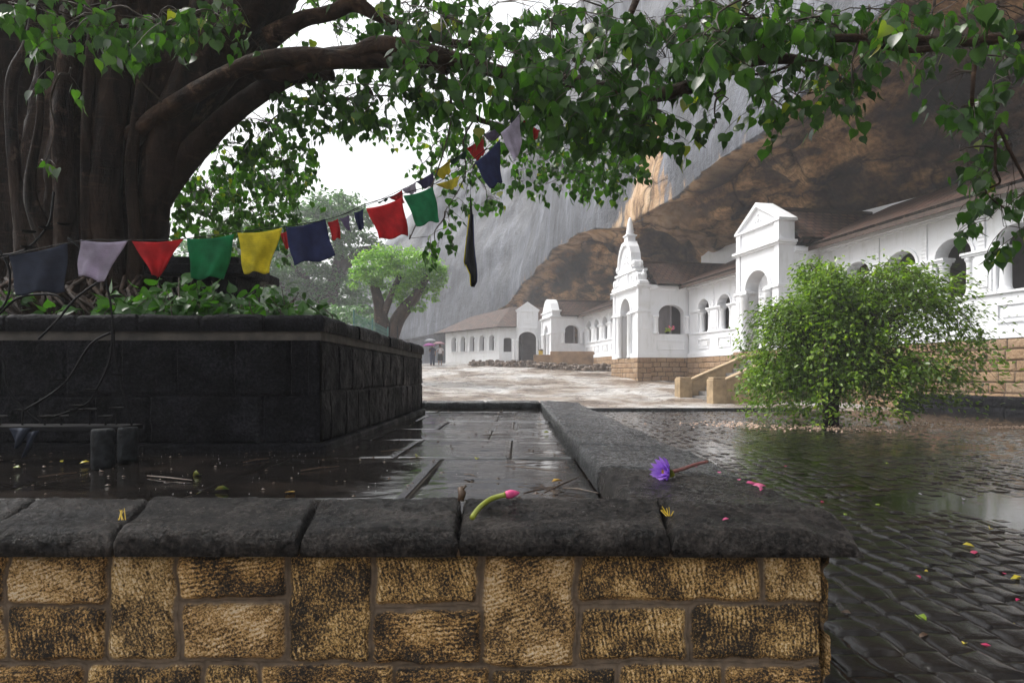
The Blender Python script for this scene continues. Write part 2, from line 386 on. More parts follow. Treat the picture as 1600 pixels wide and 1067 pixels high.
def m_leaf(name, cols, trans=0.45, rough=0.32, tcol=(1.7, 1.9, 0.55)):
    m = bpy.data.materials.new(name); m.use_nodes = True; nt = m.node_tree; b = nt.nodes['Principled BSDF']; t = NT(nt); out = nt.nodes['Material Output']
    a = t.attr('rnd')
    c = t.ramp(a[0], [(i/(len(cols)-1), k) for i, k in enumerate(cols)])
    n = t.noise(t.pos(), 30, 2); c = t.mix(t.ramp(n, [(0.3, 0.0), (0.7, 0.25)]), c, tuple(k*1.3 for k in cols[-3 if len(cols) > 4 else -1]))
    put(t, b, 'Base Color', c); b.inputs['Roughness'].default_value = rough; b.inputs['Specular IOR Level'].default_value = 0.5
    tl = t.n('ShaderNodeBsdfTranslucent'); t.l.new(t.mix(1.0, c, tcol, 'MULTIPLY'), tl.inputs[0])
    mx = t.n('ShaderNodeMixShader'); mx.inputs[0].default_value = trans
    t.l.new(b.outputs[0], mx.inputs[1]); t.l.new(tl.outputs[0], mx.inputs[2]); t.l.new(mx.outputs[0], out.inputs[0]); return m
def m_cloth(name, col, trans=0.35, printed=None, rough=0.8):
    m = bpy.data.materials.new(name); m.use_nodes = True; nt = m.node_tree; b = nt.nodes['Principled BSDF']; t = NT(nt); out = nt.nodes['Material Output']
    n = t.noise(t.pos(), 14, 5); c = t.ramp(n, [(0.35, tuple(k*0.7 for k in col)), (0.65, tuple(min(1, k*1.15) for k in col))])
    if printed:      # faint block-printed lines of illegible script
        uv = t.n('ShaderNodeUVMap', uv_map='UVMap'); sx = t.n('ShaderNodeSeparateXYZ'); t.l.new(uv.outputs[0], sx.inputs[0])
        row = t.math('LESS_THAN', t.math('FRACT', t.math('MULTIPLY', sx.outputs[1], 17)), 0.5)
        nn = t.noise(uv.outputs[0], 60, 3, 0.6); ink = t.math('MULTIPLY', row, t.math('GREATER_THAN', nn, 0.52))
        inx = t.math('MULTIPLY', t.math('GREATER_THAN', sx.outputs[0], 0.1), t.math('LESS_THAN', sx.outputs[0], 0.9))
        c = t.mix(t.math('MULTIPLY', t.math('MULTIPLY', ink, inx), 0.22), c, printed)
    put(t, b, 'Base Color', c); b.inputs['Roughness'].default_value = rough
    w = t.n('ShaderNodeTexWave'); t.l.new(t.pos(), w.inputs[0]); w.inputs['Scale'].default_value = 160
    tl = t.n('ShaderNodeBsdfTranslucent'); t.l.new(c, tl.inputs[0]); mx = t.n('ShaderNodeMixShader'); mx.inputs[0].default_value = trans
    t.l.new(b.outputs[0], mx.inputs[1]); t.l.new(tl.outputs[0], mx.inputs[2]); t.l.new(mx.outputs[0], out.inputs[0]); return m

M = dict(
    plaster=m_plaster(), roof=m_roof(), rock=m_rock(), slab=m_slab(), cobble=m_cobble(), water=m_water(), bedrock=m_bedrock(),
    sand=m_blockstone('chiselled_sandstone', [(0.375, (0.010, 0.008, 0.006)), (0.44, (0.060, 0.038, 0.018)), (0.50, (0.34, 0.20, 0.065)), (0.56, (0.74, 0.47, 0.16)), (0.65, (0.95, 0.80, 0.54))], (0.27, 0.20, 0.14)),
    plinth=m_blockstone('sandstone_plinth', [(0.36, (0.10, 0.06, 0.035)), (0.50, (0.30, 0.19, 0.105)), (0.66, (0.46, 0.32, 0.19))], (0.10, 0.07, 0.045), sc=0.16, wave=False),
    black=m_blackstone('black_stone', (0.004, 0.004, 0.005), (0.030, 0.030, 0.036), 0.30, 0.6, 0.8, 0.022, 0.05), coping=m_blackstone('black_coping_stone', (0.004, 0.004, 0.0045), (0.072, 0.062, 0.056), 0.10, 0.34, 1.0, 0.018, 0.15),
    kerb=m_blackstone('wet_kerb_stone', (0.007, 0.008, 0.009), (0.085, 0.090, 0.10), 0.08, 0.22, 0.9, 0.012, 0.5),
    bark=m_bark(), bark_far=m_bark('far_bark', (0.015, 0.010, 0.008), (0.09, 0.06, 0.045), 0.3, 4), twig=simple('twig_bark', (0.055, 0.038, 0.026), 0.6, 0.4, 30),
    limb=m_bark('limb_bark', (0.008, 0.005, 0.004), (0.10, 0.060, 0.040), 1.0, 8),
    leaf=m_leaf('bodhi_leaf', [(0.009, 0.027, 0.008), (0.018, 0.051, 0.012), (0.034, 0.086, 0.016), (0.062, 0.14, 0.022), (0.12, 0.22, 0.03), (0.32, 0.29, 0.03)], 0.5, 0.28, (1.5, 1.9, 0.6)),
    hedge=m_leaf('sapling_leaf', [(0.016, 0.055, 0.010), (0.032, 0.10, 0.015), (0.055, 0.15, 0.02)], 0.4),
    bushleaf=m_leaf('bush_leaf', [(0.022, 0.060, 0.008), (0.06, 0.13, 0.014), (0.14, 0.24, 0.025), (0.28, 0.38, 0.045)], 0.4),
    brightleaf=m_leaf('pale_tree_leaf', [(0.06, 0.15, 0.03), (0.13, 0.27, 0.045), (0.26, 0.42, 0.06)], 0.45),
    farleaf=m_leaf('far_tree_leaf', [(0.020, 0.070, 0.020), (0.045, 0.13, 0.032), (0.09, 0.21, 0.045)], 0.35),
    soil=simple('soil', (0.03, 0.022, 0.015), 0.9, 0.4, 6), ground=simple('earth', (0.12, 0.09, 0.065), 0.8, 0.4, 2),
    iron=simple('black_iron', (0.007, 0.007, 0.008), 0.6, 0.4, 30, spec=0.15), concrete=simple('stone_drum', (0.014, 0.016, 0.018), 0.7, 0.8, 22, bump=1.0, spec=0.2),
    stairs=simple('ochre_cement', (0.36, 0.26, 0.15), 0.6, 0.35, 3.5, bump=0.3), steps=simple('grey_step', (0.20, 0.19, 0.18), 0.4, 0.4, 5),
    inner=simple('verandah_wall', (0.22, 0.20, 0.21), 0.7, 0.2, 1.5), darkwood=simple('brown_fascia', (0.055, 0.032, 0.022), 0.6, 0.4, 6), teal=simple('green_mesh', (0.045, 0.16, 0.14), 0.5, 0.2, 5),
    white=simple('white_cloth', (0.75, 0.72, 0.74), 0.8, 0.1, 6), navycloth=simple('navy_cloth', (0.03, 0.04, 0.08), 0.8, 0.2, 6), blackcloth=simple('black_cloth', (0.015, 0.015, 0.018), 0.8, 0.2, 6),
    skin=simple('skin', (0.25, 0.13, 0.08), 0.55, 0.05, 6), hair=simple('hair', (0.012, 0.010, 0.009), 0.5, 0.1, 20),
    umb_grey=m_cloth('grey_umbrella_cloth', (0.38, 0.40, 0.43), 0.2), umb_pink=m_cloth('purple_umbrella_cloth', (0.42, 0.10, 0.36), 0.3), umb_brown=m_cloth('rose_umbrella_cloth', (0.42, 0.24, 0.27), 0.2),
    yellow=simple('yellow_paint', (0.62, 0.42, 0.02), 0.4, 0.1, 5), pot=simple('green_pot', (0.35, 0.45, 0.05), 0.5, 0.2, 5),
)
# ------------------------------------------------------------ the ground
GZ = -1.05
def bed_z(X, Y):
    X = np.asarray(X, float); Y = np.asarray(Y, float)
    z = np.interp(Y, [10, 20.6, 24, 30, 36, 45, 53, 62, 80, 120], [-1.25, -1.06, -0.93, -0.68, -0.32, 0.40, 0.90, 1.15, 1.2, 1.2])
    z = z + 0.16*fbm(X*0.16, Y*0.16, 3, 4, 5)*smooth(21, 27, Y) + 0.05*fbm(X*0.9, Y*0.6, 1, 4, 9)*smooth(20.6, 23, Y)
    m = smooth(-7.5, -11, X)*smooth(14, 26, Y)
    return z*(1-m)+m*(0.95+0.1*fbm(X*.3, Y*.3, 0, 3, 2))
g = MB(); g.add([(-400, -60, -1.4), (400, -60, -1.4), (400, 600, -1.4), (-400, 600, -1.4)], [(0, 1, 2, 3)])
tag(g.build('ground', M['ground']), kind='structure')
def surf(name, xs, ys, zf, m, attr=None):
    X, Y = np.meshgrid(xs, ys, indexing='ij'); Z = zf(X, Y)
    V = np.stack([X.ravel(), Y.ravel(), Z.ravel()], 1)
    return link_mesh(name, np_mesh(name, V, [grid_faces(len(xs), len(ys))[:, ::1]], attr=attr), m)
tag(surf('bedrock', np.concatenate([np.linspace(-60, -12, 50), np.linspace(-11.9, 16, 300)]), np.concatenate([np.linspace(20.6, 62, 320), np.linspace(62.5, 125, 50)]), bed_z, M['bedrock']), kind='structure')

def court_u(X, Y):
    u = 0.013*fbm(X*0.42+4, Y*0.30, 0.5, 4, 31)
    u = u - 0.000*np.exp(-(((X-5.5)/3.6)**2+((Y-10.5)/3.4)**2)) - 0.017*np.exp(-(((X-3.9)/0.9)**2+((Y-5.3)/0.8)**2)) - 0.012*np.exp(-(((X-2.45)/0.35)**2+((Y-3.9)/0.35)**2)) + 0.016*np.exp(-(((X-2.0)/0.9)**2+((Y-3.2)/1.6)**2)) + 0.012*smooth(13, 17, Y)
    return u
def court_z(X, Y, full=False):
    w = 0.150
    xw = X+0.07*fbm(X*0.8, Y*0.9, 0, 2, 3)+0.024*vnoise(X*6, Y*6, 0, 4)+0.006*vnoise(X*23, Y*23, 0, 41)
    ci = np.floor(xw/w); fx = xw/w-ci
    L = 0.19+0.09*(rnd_id(ci, ci*0+3, 5)-0.5)
    yy = Y+rnd_id(ci, ci*0, 8)*L+0.030*vnoise(X*5, Y*5, 2, 6)+0.007*vnoise(X*21, Y*21, 2, 61)
    cj = np.floor(yy/L); fy = yy/L-cj
    d = np.minimum(np.minimum(fx, 1-fx)*w, np.minimum(fy, 1-fy)*L)
    r1 = rnd_id(ci, cj, 1); r2 = rnd_id(ci, cj, 2); r3 = rnd_id(ci, cj, 7)
    dome = 0.0135*(1-np.exp(-np.maximum(d-0.003, 0)/0.008))+0.0025*smooth(0, 0.07, d)
    tilt = (fx-0.5)*(r1-0.5)*0.007+(fy-0.5)*(r2-0.5)*0.008+(r3-0.5)*0.014
    z = GZ-0.0110+court_u(X, Y)+dome+tilt*smooth(0, .03, d)+0.0016*fbm(X*14, Y*14, 1, 4, 12)
    if full: return z, r1, 1-smooth(0.002, 0.012, d)
    return z
def court_patch(name, xs, ys):
    X, Y = np.meshgrid(xs, ys, indexing='ij'); Z, r, j = court_z(X, Y, True)
    V = np.stack([X.ravel(), Y.ravel(), Z.ravel()], 1)
    at_ = np.stack([r.ravel(), j.ravel(), j.ravel()*0], 1)
    return V, at_
parts = []; Vs = []; As = []; Fs = []; off = 0
for xs, ys in ((np.arange(0.9, 4.2, 0.0095), np.arange(1.7, 4.8, 0.0095)), (np.arange(4.19, 9.0, 0.025), np.arange(1.7, 4.8, 0.025)), (np.arange(0.9, 9.0, 0.020), np.arange(4.79, 9.0, 0.024)), (np.arange(0.9, 15.2, 0.033), np.arange(8.98, 20.55, 0.045))):
    V, a = court_patch('c', xs, ys); Vs.append(V); As.append(a); Fs.append(grid_faces(len(xs), len(ys), off)); off += len(V)
cob = link_mesh('courtyard_paving', np_mesh('courtyard_paving', np.concatenate(Vs), [np.concatenate(Fs)], attr={'blk': np.concatenate(As)}), M['cobble'])
tag(cob, kind='structure')
g = MB(); g.add([(0.95, 1.0, GZ-0.0035), (15.1, 1.0, GZ-0.0035), (15.1, 20.5, GZ-0.0035), (0.95, 20.5, GZ-0.0035)], [(0, 1, 2, 3)])
tag(g.build('puddle_water', M['water']), kind='structure')

# ------------------------------------------------------------ relief walls of dressed blocks
def relief(name, fr, s0, s1, z0, z1, ds, dz, blk, m, parent=None, depth=0.012, rough=0.006, rf=14, base=0.0, seed=0, round_=0.02, cap=True):
    """blk(s,z) -> (distance to the joint, rand, rand)"""
    ns = max(2, int((s1-s0)/ds)); nz = max(2, int((z1-z0)/dz))
    S, Z = np.meshgrid(np.linspace(s0, s1, ns), np.linspace(z0, z1, nz), indexing='ij')
    d, r1, r2 = blk(S, Z)
    n = fbm(S*rf, Z*rf, seed*3.1, 5, seed, 0.6)
    h = base+depth*smooth(0, round_, d)+rough*n*smooth(-0.002, round_*0.7, d)+(r1-0.5)*depth*0.5*smooth(0, round_, d)
    P = np.array(fr.O)[None, :]+S.reshape(-1, 1)*np.array(fr.S)[None, :]+h.reshape(-1, 1)*np.array(fr.N)[None, :]
    P[:, 2] += Z.ravel()
    mort = 1-smooth(0.0, round_*0.35, d)
    at_ = np.stack([r1.ravel(), r2.ravel(), mort.ravel()], 1)
    f = grid_faces(ns, nz)
    n0 = fr.S.cross(Vector((0, 0, 1)))
    if n0.dot(fr.N) < 0: f = f[:, ::-1]
    return link_mesh(name, np_mesh(name, P, [f], attr={'blk': at_}), m, parent)
def blk_rects(rects, wob=0.006, seed=0, r=0.02):
    def f(S, Z):
        s = S+wob*vnoise(S*11, Z*11, seed, seed+1)+wob*0.6*vnoise(S*31, Z*31, seed, seed+5); z = Z+wob*vnoise(S*11+9, Z*11, seed, seed+2)+wob*0.6*vnoise(S*31+4, Z*31, seed, seed+3)
        D = np.full(S.shape, -0.02); r1 = np.full(S.shape, 0.5); r2 = r1.copy()
        for i, (a, b, c, d) in enumerate(rects):
            cx, cz, hx, hz = (a+b)/2, (c+d)/2, (b-a)/2, (d-c)/2
            qx = np.abs(s-cx)-hx+r; qz = np.abs(z-cz)-hz+r
            dd = r-(np.hypot(np.maximum(qx, 0), np.maximum(qz, 0))+np.minimum(np.maximum(qx, qz), 0))
            k = dd > D
            D[k] = dd[k]; r1[k] = _hash(np.int64(i), np.int64(3), np.int64(0), 5+seed); r2[k] = _hash(np.int64(i), np.int64(9), np.int64(0), 6+seed)
        return D, r1, r2
    return f
def blk_bricks(H, Lm, seed=0, z0=0, j=0.006, wob=0.006):
    def f(S, Z):
        s = S+wob*vnoise(S*7, Z*7, seed, seed+1); z = Z+wob*vnoise(S*7+9, Z*7, seed, seed+2)
        ci = np.floor((z-z0)/H); fz = (z-z0)/H-ci
        xx = s/Lm+rnd_id(ci, ci*0, seed+4)*3; cj = np.floor(xx); fx = xx-cj
        # uneven block lengths: every joint slides a little
        sh = 0.3*(rnd_id(ci, cj, seed+6)-0.5); sh2 = 0.3*(rnd_id(ci, cj+1, seed+6)-0.5)
        lo = sh; hi = 1+sh2
        k = fx < lo; fxn = np.where(k, fx+1, fx); cj = np.where(k, cj-1, cj)
        sh = 0.3*(rnd_id(ci, cj, seed+6)-0.5); sh2 = 0.3*(rnd_id(ci, cj+1, seed+6)-0.5)
        k2 = fxn > 1+sh2; fxn = np.where(k2, fxn-1, fxn); cj = np.where(k2, cj+1, cj)
        sh = 0.3*(rnd_id(ci, cj, seed+6)-0.5); sh2 = 0.3*(rnd_id(ci, cj+1, seed+6)-0.5)
        d = np.minimum(np.minimum(fxn-sh, 1+sh2-fxn)*Lm, np.minimum(fz, 1-fz)*H)-j
        return d, rnd_id(ci, cj, seed+1), rnd_id(ci, cj, seed+2)
    return f

# ------------------------------------------------------------ slabs with rounded, weathered tops (coping stones)
def slab(name, x0f, x1f, y0, y1, ztop, zbot, m, parent, nx, ny, r=0.03, seed=0, rough=0.004, mask=None, ext=None, rows=5):
    """top sheet with rounded rim + roughened skirt. x0f/x1f: functions of y"""
    u, v = np.meshgrid(np.linspace(0, 1, nx), np.linspace(0, 1, ny), indexing='ij')
    Y = y0+(y1-y0)*v; X = x0f(Y)+(x1f(Y)-x0f(Y))*u
    keep = np.ones((nx-1, ny-1), bool)
    if mask is not None:
        xc = (X[1:, 1:]+X[:-1, :-1])/2; yc = (Y[1:, 1:]+Y[:-1, :-1])/2; keep = mask(xc, yc)
    F4 = grid_faces(nx, ny)[keep.ravel()]
    used = np.unique(F4); remap = -np.ones(nx*ny, int); remap[used] = np.arange(len(used))
    Xf = X.ravel()[used]; Yf = Y.ravel()[used]; F4 = remap[F4]
    # boundary edges, ordered as they appear
    e = np.concatenate([F4[:, [0, 1]], F4[:, [1, 2]], F4[:, [2, 3]], F4[:, [3, 0]]])
    key = {}
    for a, b in e: key[(a, b)] = 1
    bd = [(a, b) for a, b in e if (b, a) not in key]
    bx = np.array([[Xf[a], Yf[a], Xf[b], Yf[b]] for a, b in bd])
    d = np.full(len(Xf), 9.0)
    pad = ext if ext else []
    for k in range(0, len(Xf), 4000):
        px = Xf[k:k+4000, None]; py = Yf[k:k+4000, None]
        mxx = (bx[:, 0]+bx[:, 2])/2; myy = (bx[:, 1]+bx[:, 3])/2
        dd = np.sqrt(np.minimum(np.minimum((px-bx[:, 0])**2+(py-bx[:, 1])**2, (px-bx[:, 2])**2+(py-bx[:, 3])**2), (px-mxx)**2+(py-myy)**2))
        d[k:k+4000] = dd.min(1)
    rr = r*(1+0.35*vnoise(Xf*9, Yf*9, seed, seed))
    t = np.clip(1-d/rr, 0, 1)
    Z = ztop(Xf, Yf)-rr*(1-np.sqrt(np.clip(1-t*t, 0, 1)))+rough*fbm(Xf*26, Yf*26, seed, 5, seed, 0.72)+0.004*fbm(Xf*5, Yf*5, seed, 2, seed+3)
    V = [np.stack([Xf, Yf, Z], 1)]
    bv = sorted(set([a for a, b in bd]+[b for a, b in bd])); bi = {a: i for i, a in enumerate(bv)}
    # outward normals at the rim
    nrm = np.zeros((len(bv), 2))
    for a, b in bd:
        ex, ey = Xf[b]-Xf[a], Yf[b]-Yf[a]; l = math.hypot(ex, ey)+1e-9
        nrm[bi[a]] += (ey/l, -ex/l); nrm[bi[b]] += (ey/l, -ex/l)
    nrm /= (np.linalg.norm(nrm, axis=1, keepdims=True)+1e-9)
    bX = Xf[bv]; bY = Yf[bv]; bZ = Z[bv]; n0 = len(Xf); prev = np.array(bv); faces = [F4]
    for k in range(1, rows+1):
        q = k/rows; z = bZ+(zbot-bZ)*q
        nn = 0.010*fbm(bX*17, bY*17, z*17, 4, seed+9, 0.6)*(1 if k < rows else 0.4)+0.006*sin(q*pi)
        V.append(np.stack([bX+nrm[:, 0]*nn, bY+nrm[:, 1]*nn, z], 1))
        cur = n0+np.arange(len(bv)); n0 += len(bv)
        fb = np.array([[prev[bi[b]], prev[bi[a]], cur[bi[a]], cur[bi[b]]] for a, b in bd]); faces.append(fb); prev = cur
    fl = faces[0]; sk = np.concatenate(faces[1:])
    me = np_mesh(name, np.concatenate(V), [np.concatenate([fl, sk])])
    return link_mesh(name, me, m, parent)

# ------------------------------------------------------------ the low foreground wall
lw = thing('low_wall', 'low wall of chiselled golden sandstone blocks capped with black coping stones in the foreground', 'wall', (0, 2.3, -1.05))
def pxr(a, b, c, d):     # rectangle on the wall face (Y = 2)
    return ((a-CX)/F*2.02, (b-CX)/F*2.02, (HY-d)/F*2.02, (HY-c)/F*2.02)
rows_ = [(8, 158, 868, 945), (8, 158, 952, 1035), (167, 265, 868, 1033), (273, 440, 868, 936), (281, 440, 948, 1031), (450, 577, 868, 1038), (587, 745, 874, 946), (585, 750, 961, 1040), (757, 896, 868, 1043), (908, 1190, 872, 940), (908, 1075, 955, 1033), (1087, 1290, 950, 1033), (1199, 1290, 868, 943),
         (-30, 125, 1046, 1130), (133, 306, 1046, 1130), (315, 396, 1046, 1130), (405, 612, 1046, 1130), (620, 764, 1050, 1130), (772, 962, 1050, 1130), (972, 1130, 1046, 1130), (1138, 1290, 1046, 1130), (-160, -2, 868, 945), (-160, -2, 953, 1035), (-260, -40, 1046, 1130), (-330, -170, 868, 1035), (-500, -338, 868, 945), (-500, -338, 953, 1035), (-650, -508, 868, 1035), (-850, -658, 868, 945), (-850, -658, 953, 1035), (-450, -268, 1046, 1130), (-640, -458, 1046, 1130), (-850, -648, 1046, 1130)]
rects = [pxr(q[0]-2, q[1]+2, q[2]-2, q[3]+2) for q in rows_]
x = -330
while x < 1270:
    w_ = 130+((x*37) % 60); e_ = min(x+w_, 1290); rects.append(pxr(x, e_-8, 1139, 1155)); x += w_
wf = Frame((0, 2.045), (1, 0), (0, -1))
relief('stone_face', wf, -3.15, 0.90, -1.06, -0.505, 0.0048, 0.0048, blk_rects(rects, 0.008, 2, 0.018), M['sand'], lw, depth=0.020, rough=0.011, rf=26, seed=3, round_=0.016)
ws = Frame((0.90, 2.045), (0, 1), (1, 0))
relief('stone_face', ws, -0.03, 8.9, -1.06, -0.505, 0.02, 0.012, blk_bricks(0.16, 0.3, 4, -1.06, 0.008), M['sand'], lw, depth=0.018, rough=0.008, rf=22, seed=6, round_=0.02)
g = MB(); g.box(-3.2, 0.885, 2.065, 2.25, -1.2, -0.515); g.box(0.42, 0.885, 2.25, 11.35, -1.2, -0.516); g.box(-6, 0.42, 11.0, 11.35, -1.2, -0.515)
g.build('wall_core', M['soil'], lw)
def ztop_front(seed):
    def f(X, Y):
        t = np.clip((Y-1.955)/0.33, 0, 1)
        return -0.446+0.045*t**0.75+0.0035*np.sin(X*5.1+seed*2.2)-0.010*np.exp(-((t-0.45)/0.25)**2)
    return f
def ztop_kerb(X, Y):
    t = np.clip((X-0.36)/0.64, 0, 1)
    return -0.402-0.046*t**1.4+0.014*fbm(X*1.4, Y*0.9, 3, 3, 21)+0.006*np.sin(Y*4.2+X*4)
def ln(xa, xb): return lambda Y: xa+(xb-xa)*(Y-1.955)/0.325
J = [(-3.2, -3.2), (-2.32, -2.33), (-1.56, -1.60), (-1.161, -1.229), (-0.628, -0.669), (-0.173, -0.188), (0.435, 0.474)]
for i in range(len(J)-1):
    (a, b), (c, d) = J[i], J[i+1]; w_ = c-a
    slab('coping_stone', ln(a+0.006, b+0.006), ln(c-0.006, d-0.006), 1.955+0.003*((i*7) % 3), 2.285, ztop_front(i), -0.518+0.002*(i % 2), M['coping'], lw, max(20, int(w_/0.007)), 46, r=0.024, seed=20+i, rough=0.010)
# the corner stone turns from the front run into the kerb
def zt_corner(X, Y):
    f = ztop_front(9)(X, Y); k = ztop_kerb(X, Y); w = smooth(2.12, 2.4, Y)
    z = f*(1-w)+k*w
    return z-0.045*smooth(0.78, 1.0, X)*(1-w)*smooth(1.9, 2.2, 4.15-Y)
slab('coping_stone', lambda Y: np.full_like(Y, 0.36), lambda Y: 0.985+0.03*smooth(1.95, 2.1, Y)+0*Y, 1.955, 3.02, zt_corner, -0.518, M['coping'], lw, 90, 150, r=0.034, seed=31, rough=0.010, mask=lambda X, Y: ~((Y < 2.285) & (X < 0.441+0.12*(Y-1.955))))
ky = [3.034, 4.05, 5.05, 6.35, 7.55, 8.8, 10.2, 11.36]
for i in range(len(ky)-1):
    sk = 0.05*((i*5) % 3-1)
    slab('coping_stone', lambda Y: np.full_like(Y, 0.355), lambda Y: np.full_like(Y, 1.012), ky[i], ky[i+1]-0.012, ztop_kerb, -0.518, M['kerb'], lw, 60, int(90-i*6), r=0.028, seed=41+i, rough=0.010)
xe = [0.342, -0.55, -1.5, -2.4, -3.5, -5.0]
for i in range(len(xe)-1):
    slab('coping_stone', lambda Y, a=xe[i+1]: np.full_like(Y, a+0.008), lambda Y, a=xe[i]: np.full_like(Y, a), 10.95, 11.36, lambda X, Y: -0.402+0*X, -0.518, M['kerb'], lw, 30, 16, r=0.02, seed=61+i)

# paving inside the low wall
g = MB(); g.box(-6, 0.43, 2.24, 11.05, -0.9, -0.537); tag(g.build('paving_bed', M['soil']), kind='structure')
yj = [2.27, 2.88, 4.37, 5.6, 6.7, 7.9, 9.0, 10.0, 10.98]; pv = []; Pf = []; Pv = []; off = 0
for j in range(len(yj)-1):
    xs_ = [-5.8, -4.2, -3.2, -2.35, -1.46, -0.49, 0.425] if j < 2 else ([-5.8, -4.0, -2.2, -1.2, -0.25, 0.425] if j % 2 else [-5.8, -3.5, -1.7, -0.8, -0.05, 0.425])
    for i in range(len(xs_)-1):
        xa, xb = xs_[i]+0.007, xs_[i+1]-0.007; ya, yb = yj[j]+0.007, yj[j+1]-0.007
        nx, ny = max(6, int((xb-xa)/0.022)), max(6, int((yb-ya)/0.022))
        X, Y = np.meshgrid(np.linspace(xa, xb, nx), np.linspace(ya, yb, ny), indexing='ij')
        d = np.minimum(np.minimum(X-xa, xb-X), np.minimum(Y-ya, yb-Y))
        Z = -0.52+0.0045*fbm(X*1.5, Y*1.5, 0, 3, 77)+random.uniform(-.003, .003)+(X-xa)*random.uniform(-.004, .004)+(Y-ya)*random.uniform(-.004, .004)-0.010*(1-smooth(0, 0.012, d))+0.0016*fbm(X*16, Y*22, 0, 4, 78)
        Pv.append(np.stack([X.ravel(), Y.ravel(), Z.ravel()], 1)); Pf.append(grid_faces(nx, ny, off)); off += nx*ny
tag(link_mesh('paving', np_mesh('paving', np.concatenate(Pv), [np.concatenate(Pf)]), M['slab']), kind='structure')

# ------------------------------------------------------------ the tree terrace (planter)
PX, PY0, PY1 = -1.38, 4.75, 9.7; PT = 0.427
pw = thing('terrace_wall', 'tall black stone retaining wall around the big tree with a rough coping', 'wall', (-3.5, 4.9, -0.52))
fr = Frame((0, PY0), (1, 0), (0, -1))
def pr(a, b, c, d): return ((a-CX)/F*PY0, (b-CX)/F*PY0, (HY-d)/F*PY0, (HY-c)/F*PY0)
pb = [(-250, -120, 529, 617), (-116, 0, 529, 617), (3, 102, 529, 617), (105, 188, 529, 617), (191, 274, 529, 617), (277, 364, 529, 618), (367, 452, 529, 618), (455, 478, 529, 617), (481, 500, 529, 620), (-250, -70, 620, 692), (-66, 58, 620, 692), (61, 146, 620, 692), (149, 232, 620, 692), (235, 408, 619, 692), (412, 496, 619, 692)]
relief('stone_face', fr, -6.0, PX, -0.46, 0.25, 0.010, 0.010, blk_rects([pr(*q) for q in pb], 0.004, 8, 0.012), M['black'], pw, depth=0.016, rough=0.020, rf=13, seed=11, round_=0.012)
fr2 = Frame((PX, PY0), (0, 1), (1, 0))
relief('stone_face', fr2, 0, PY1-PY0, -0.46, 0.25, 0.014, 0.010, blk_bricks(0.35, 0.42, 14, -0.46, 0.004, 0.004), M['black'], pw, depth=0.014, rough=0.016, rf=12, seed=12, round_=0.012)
fr2b = Frame((PX, PY1), (-1, 0), (0, 1))
relief('stone_face', fr2b, 0, 4.6, -0.46, 0.25, 0.05, 0.05, blk_bricks(0.35, 0.42, 15, -0.46, 0.004, 0.004), M['black'], pw, depth=0.014, rough=0.016, rf=12, seed=13, round_=0.012)
def blk_one(S, Z): return S*0+1, S*0+.5, S*0+.5
g = MB(); g.box(-6, PX+0.012, PY0-0.012, PY1+0.012, 0.25, 0.315); g.build('mortar_band', simple('old_mortar', (0.065, 0.055, 0.045), 0.7, 0.5, 9, bump=0.5), pw)
g = MB(); g.box(-6, PX+0.055, PY0-0.055, PY1+0.05, -0.60, -0.462); g.build('base_ledge', M['black'], pw, bevel=0.02)
g = MB(); g.box(-6, PX-0.02, PY0+0.02, PY1-0.02, -0.5, 0.31); g.build('wall_core', M['soil'], pw)
cx_ = [-6.0, -5.1, -4.45, -3.95, -3.55, -3.06, -2.63, -2.20, -1.76]
for i in range(len(cx_)-1):
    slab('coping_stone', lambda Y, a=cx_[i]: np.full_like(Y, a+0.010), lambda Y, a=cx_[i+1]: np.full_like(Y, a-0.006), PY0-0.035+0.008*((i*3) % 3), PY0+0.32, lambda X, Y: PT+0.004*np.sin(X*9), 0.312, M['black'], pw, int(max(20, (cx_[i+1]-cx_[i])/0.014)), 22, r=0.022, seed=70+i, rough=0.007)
slab('coping_stone', lambda Y: np.full_like(Y, -1.750), lambda Y: np.full_like(Y, PX+0.03), PY0-0.03, PY0+0.62, lambda X, Y: PT+0*X, 0.312, M['black'], pw, 30, 44, r=0.022, seed=79, rough=0.007, mask=lambda X, Y: ~((Y > PY0+0.32) & (X < PX-0.31)))
cy_ = [PY0+0.632, 5.8, 6.25, 6.7, 7.2, 7.65, 8.1, 8.6, 9.1, 9.75]
for i in range(len(cy_)-1):
    slab('coping_stone', lambda Y: np.full_like(Y, PX-0.3), lambda Y, k=i: np.full_like(Y, PX+0.03+0.007*((k*5) % 3-1)), cy_[i], cy_[i+1]-0.012, lambda X, Y, k=i: PT+0*X+0.005*((k*7) % 3-1), 0.312, M['black'], pw, 18, 26, r=0.022, seed=81+i, rough=0.007)
g = MB(); g.box(-8, PX-0.28, PY0+0.28, PY1, 0.0, 0.36); tag(g.build('planting_soil', M['soil']), kind='structure')

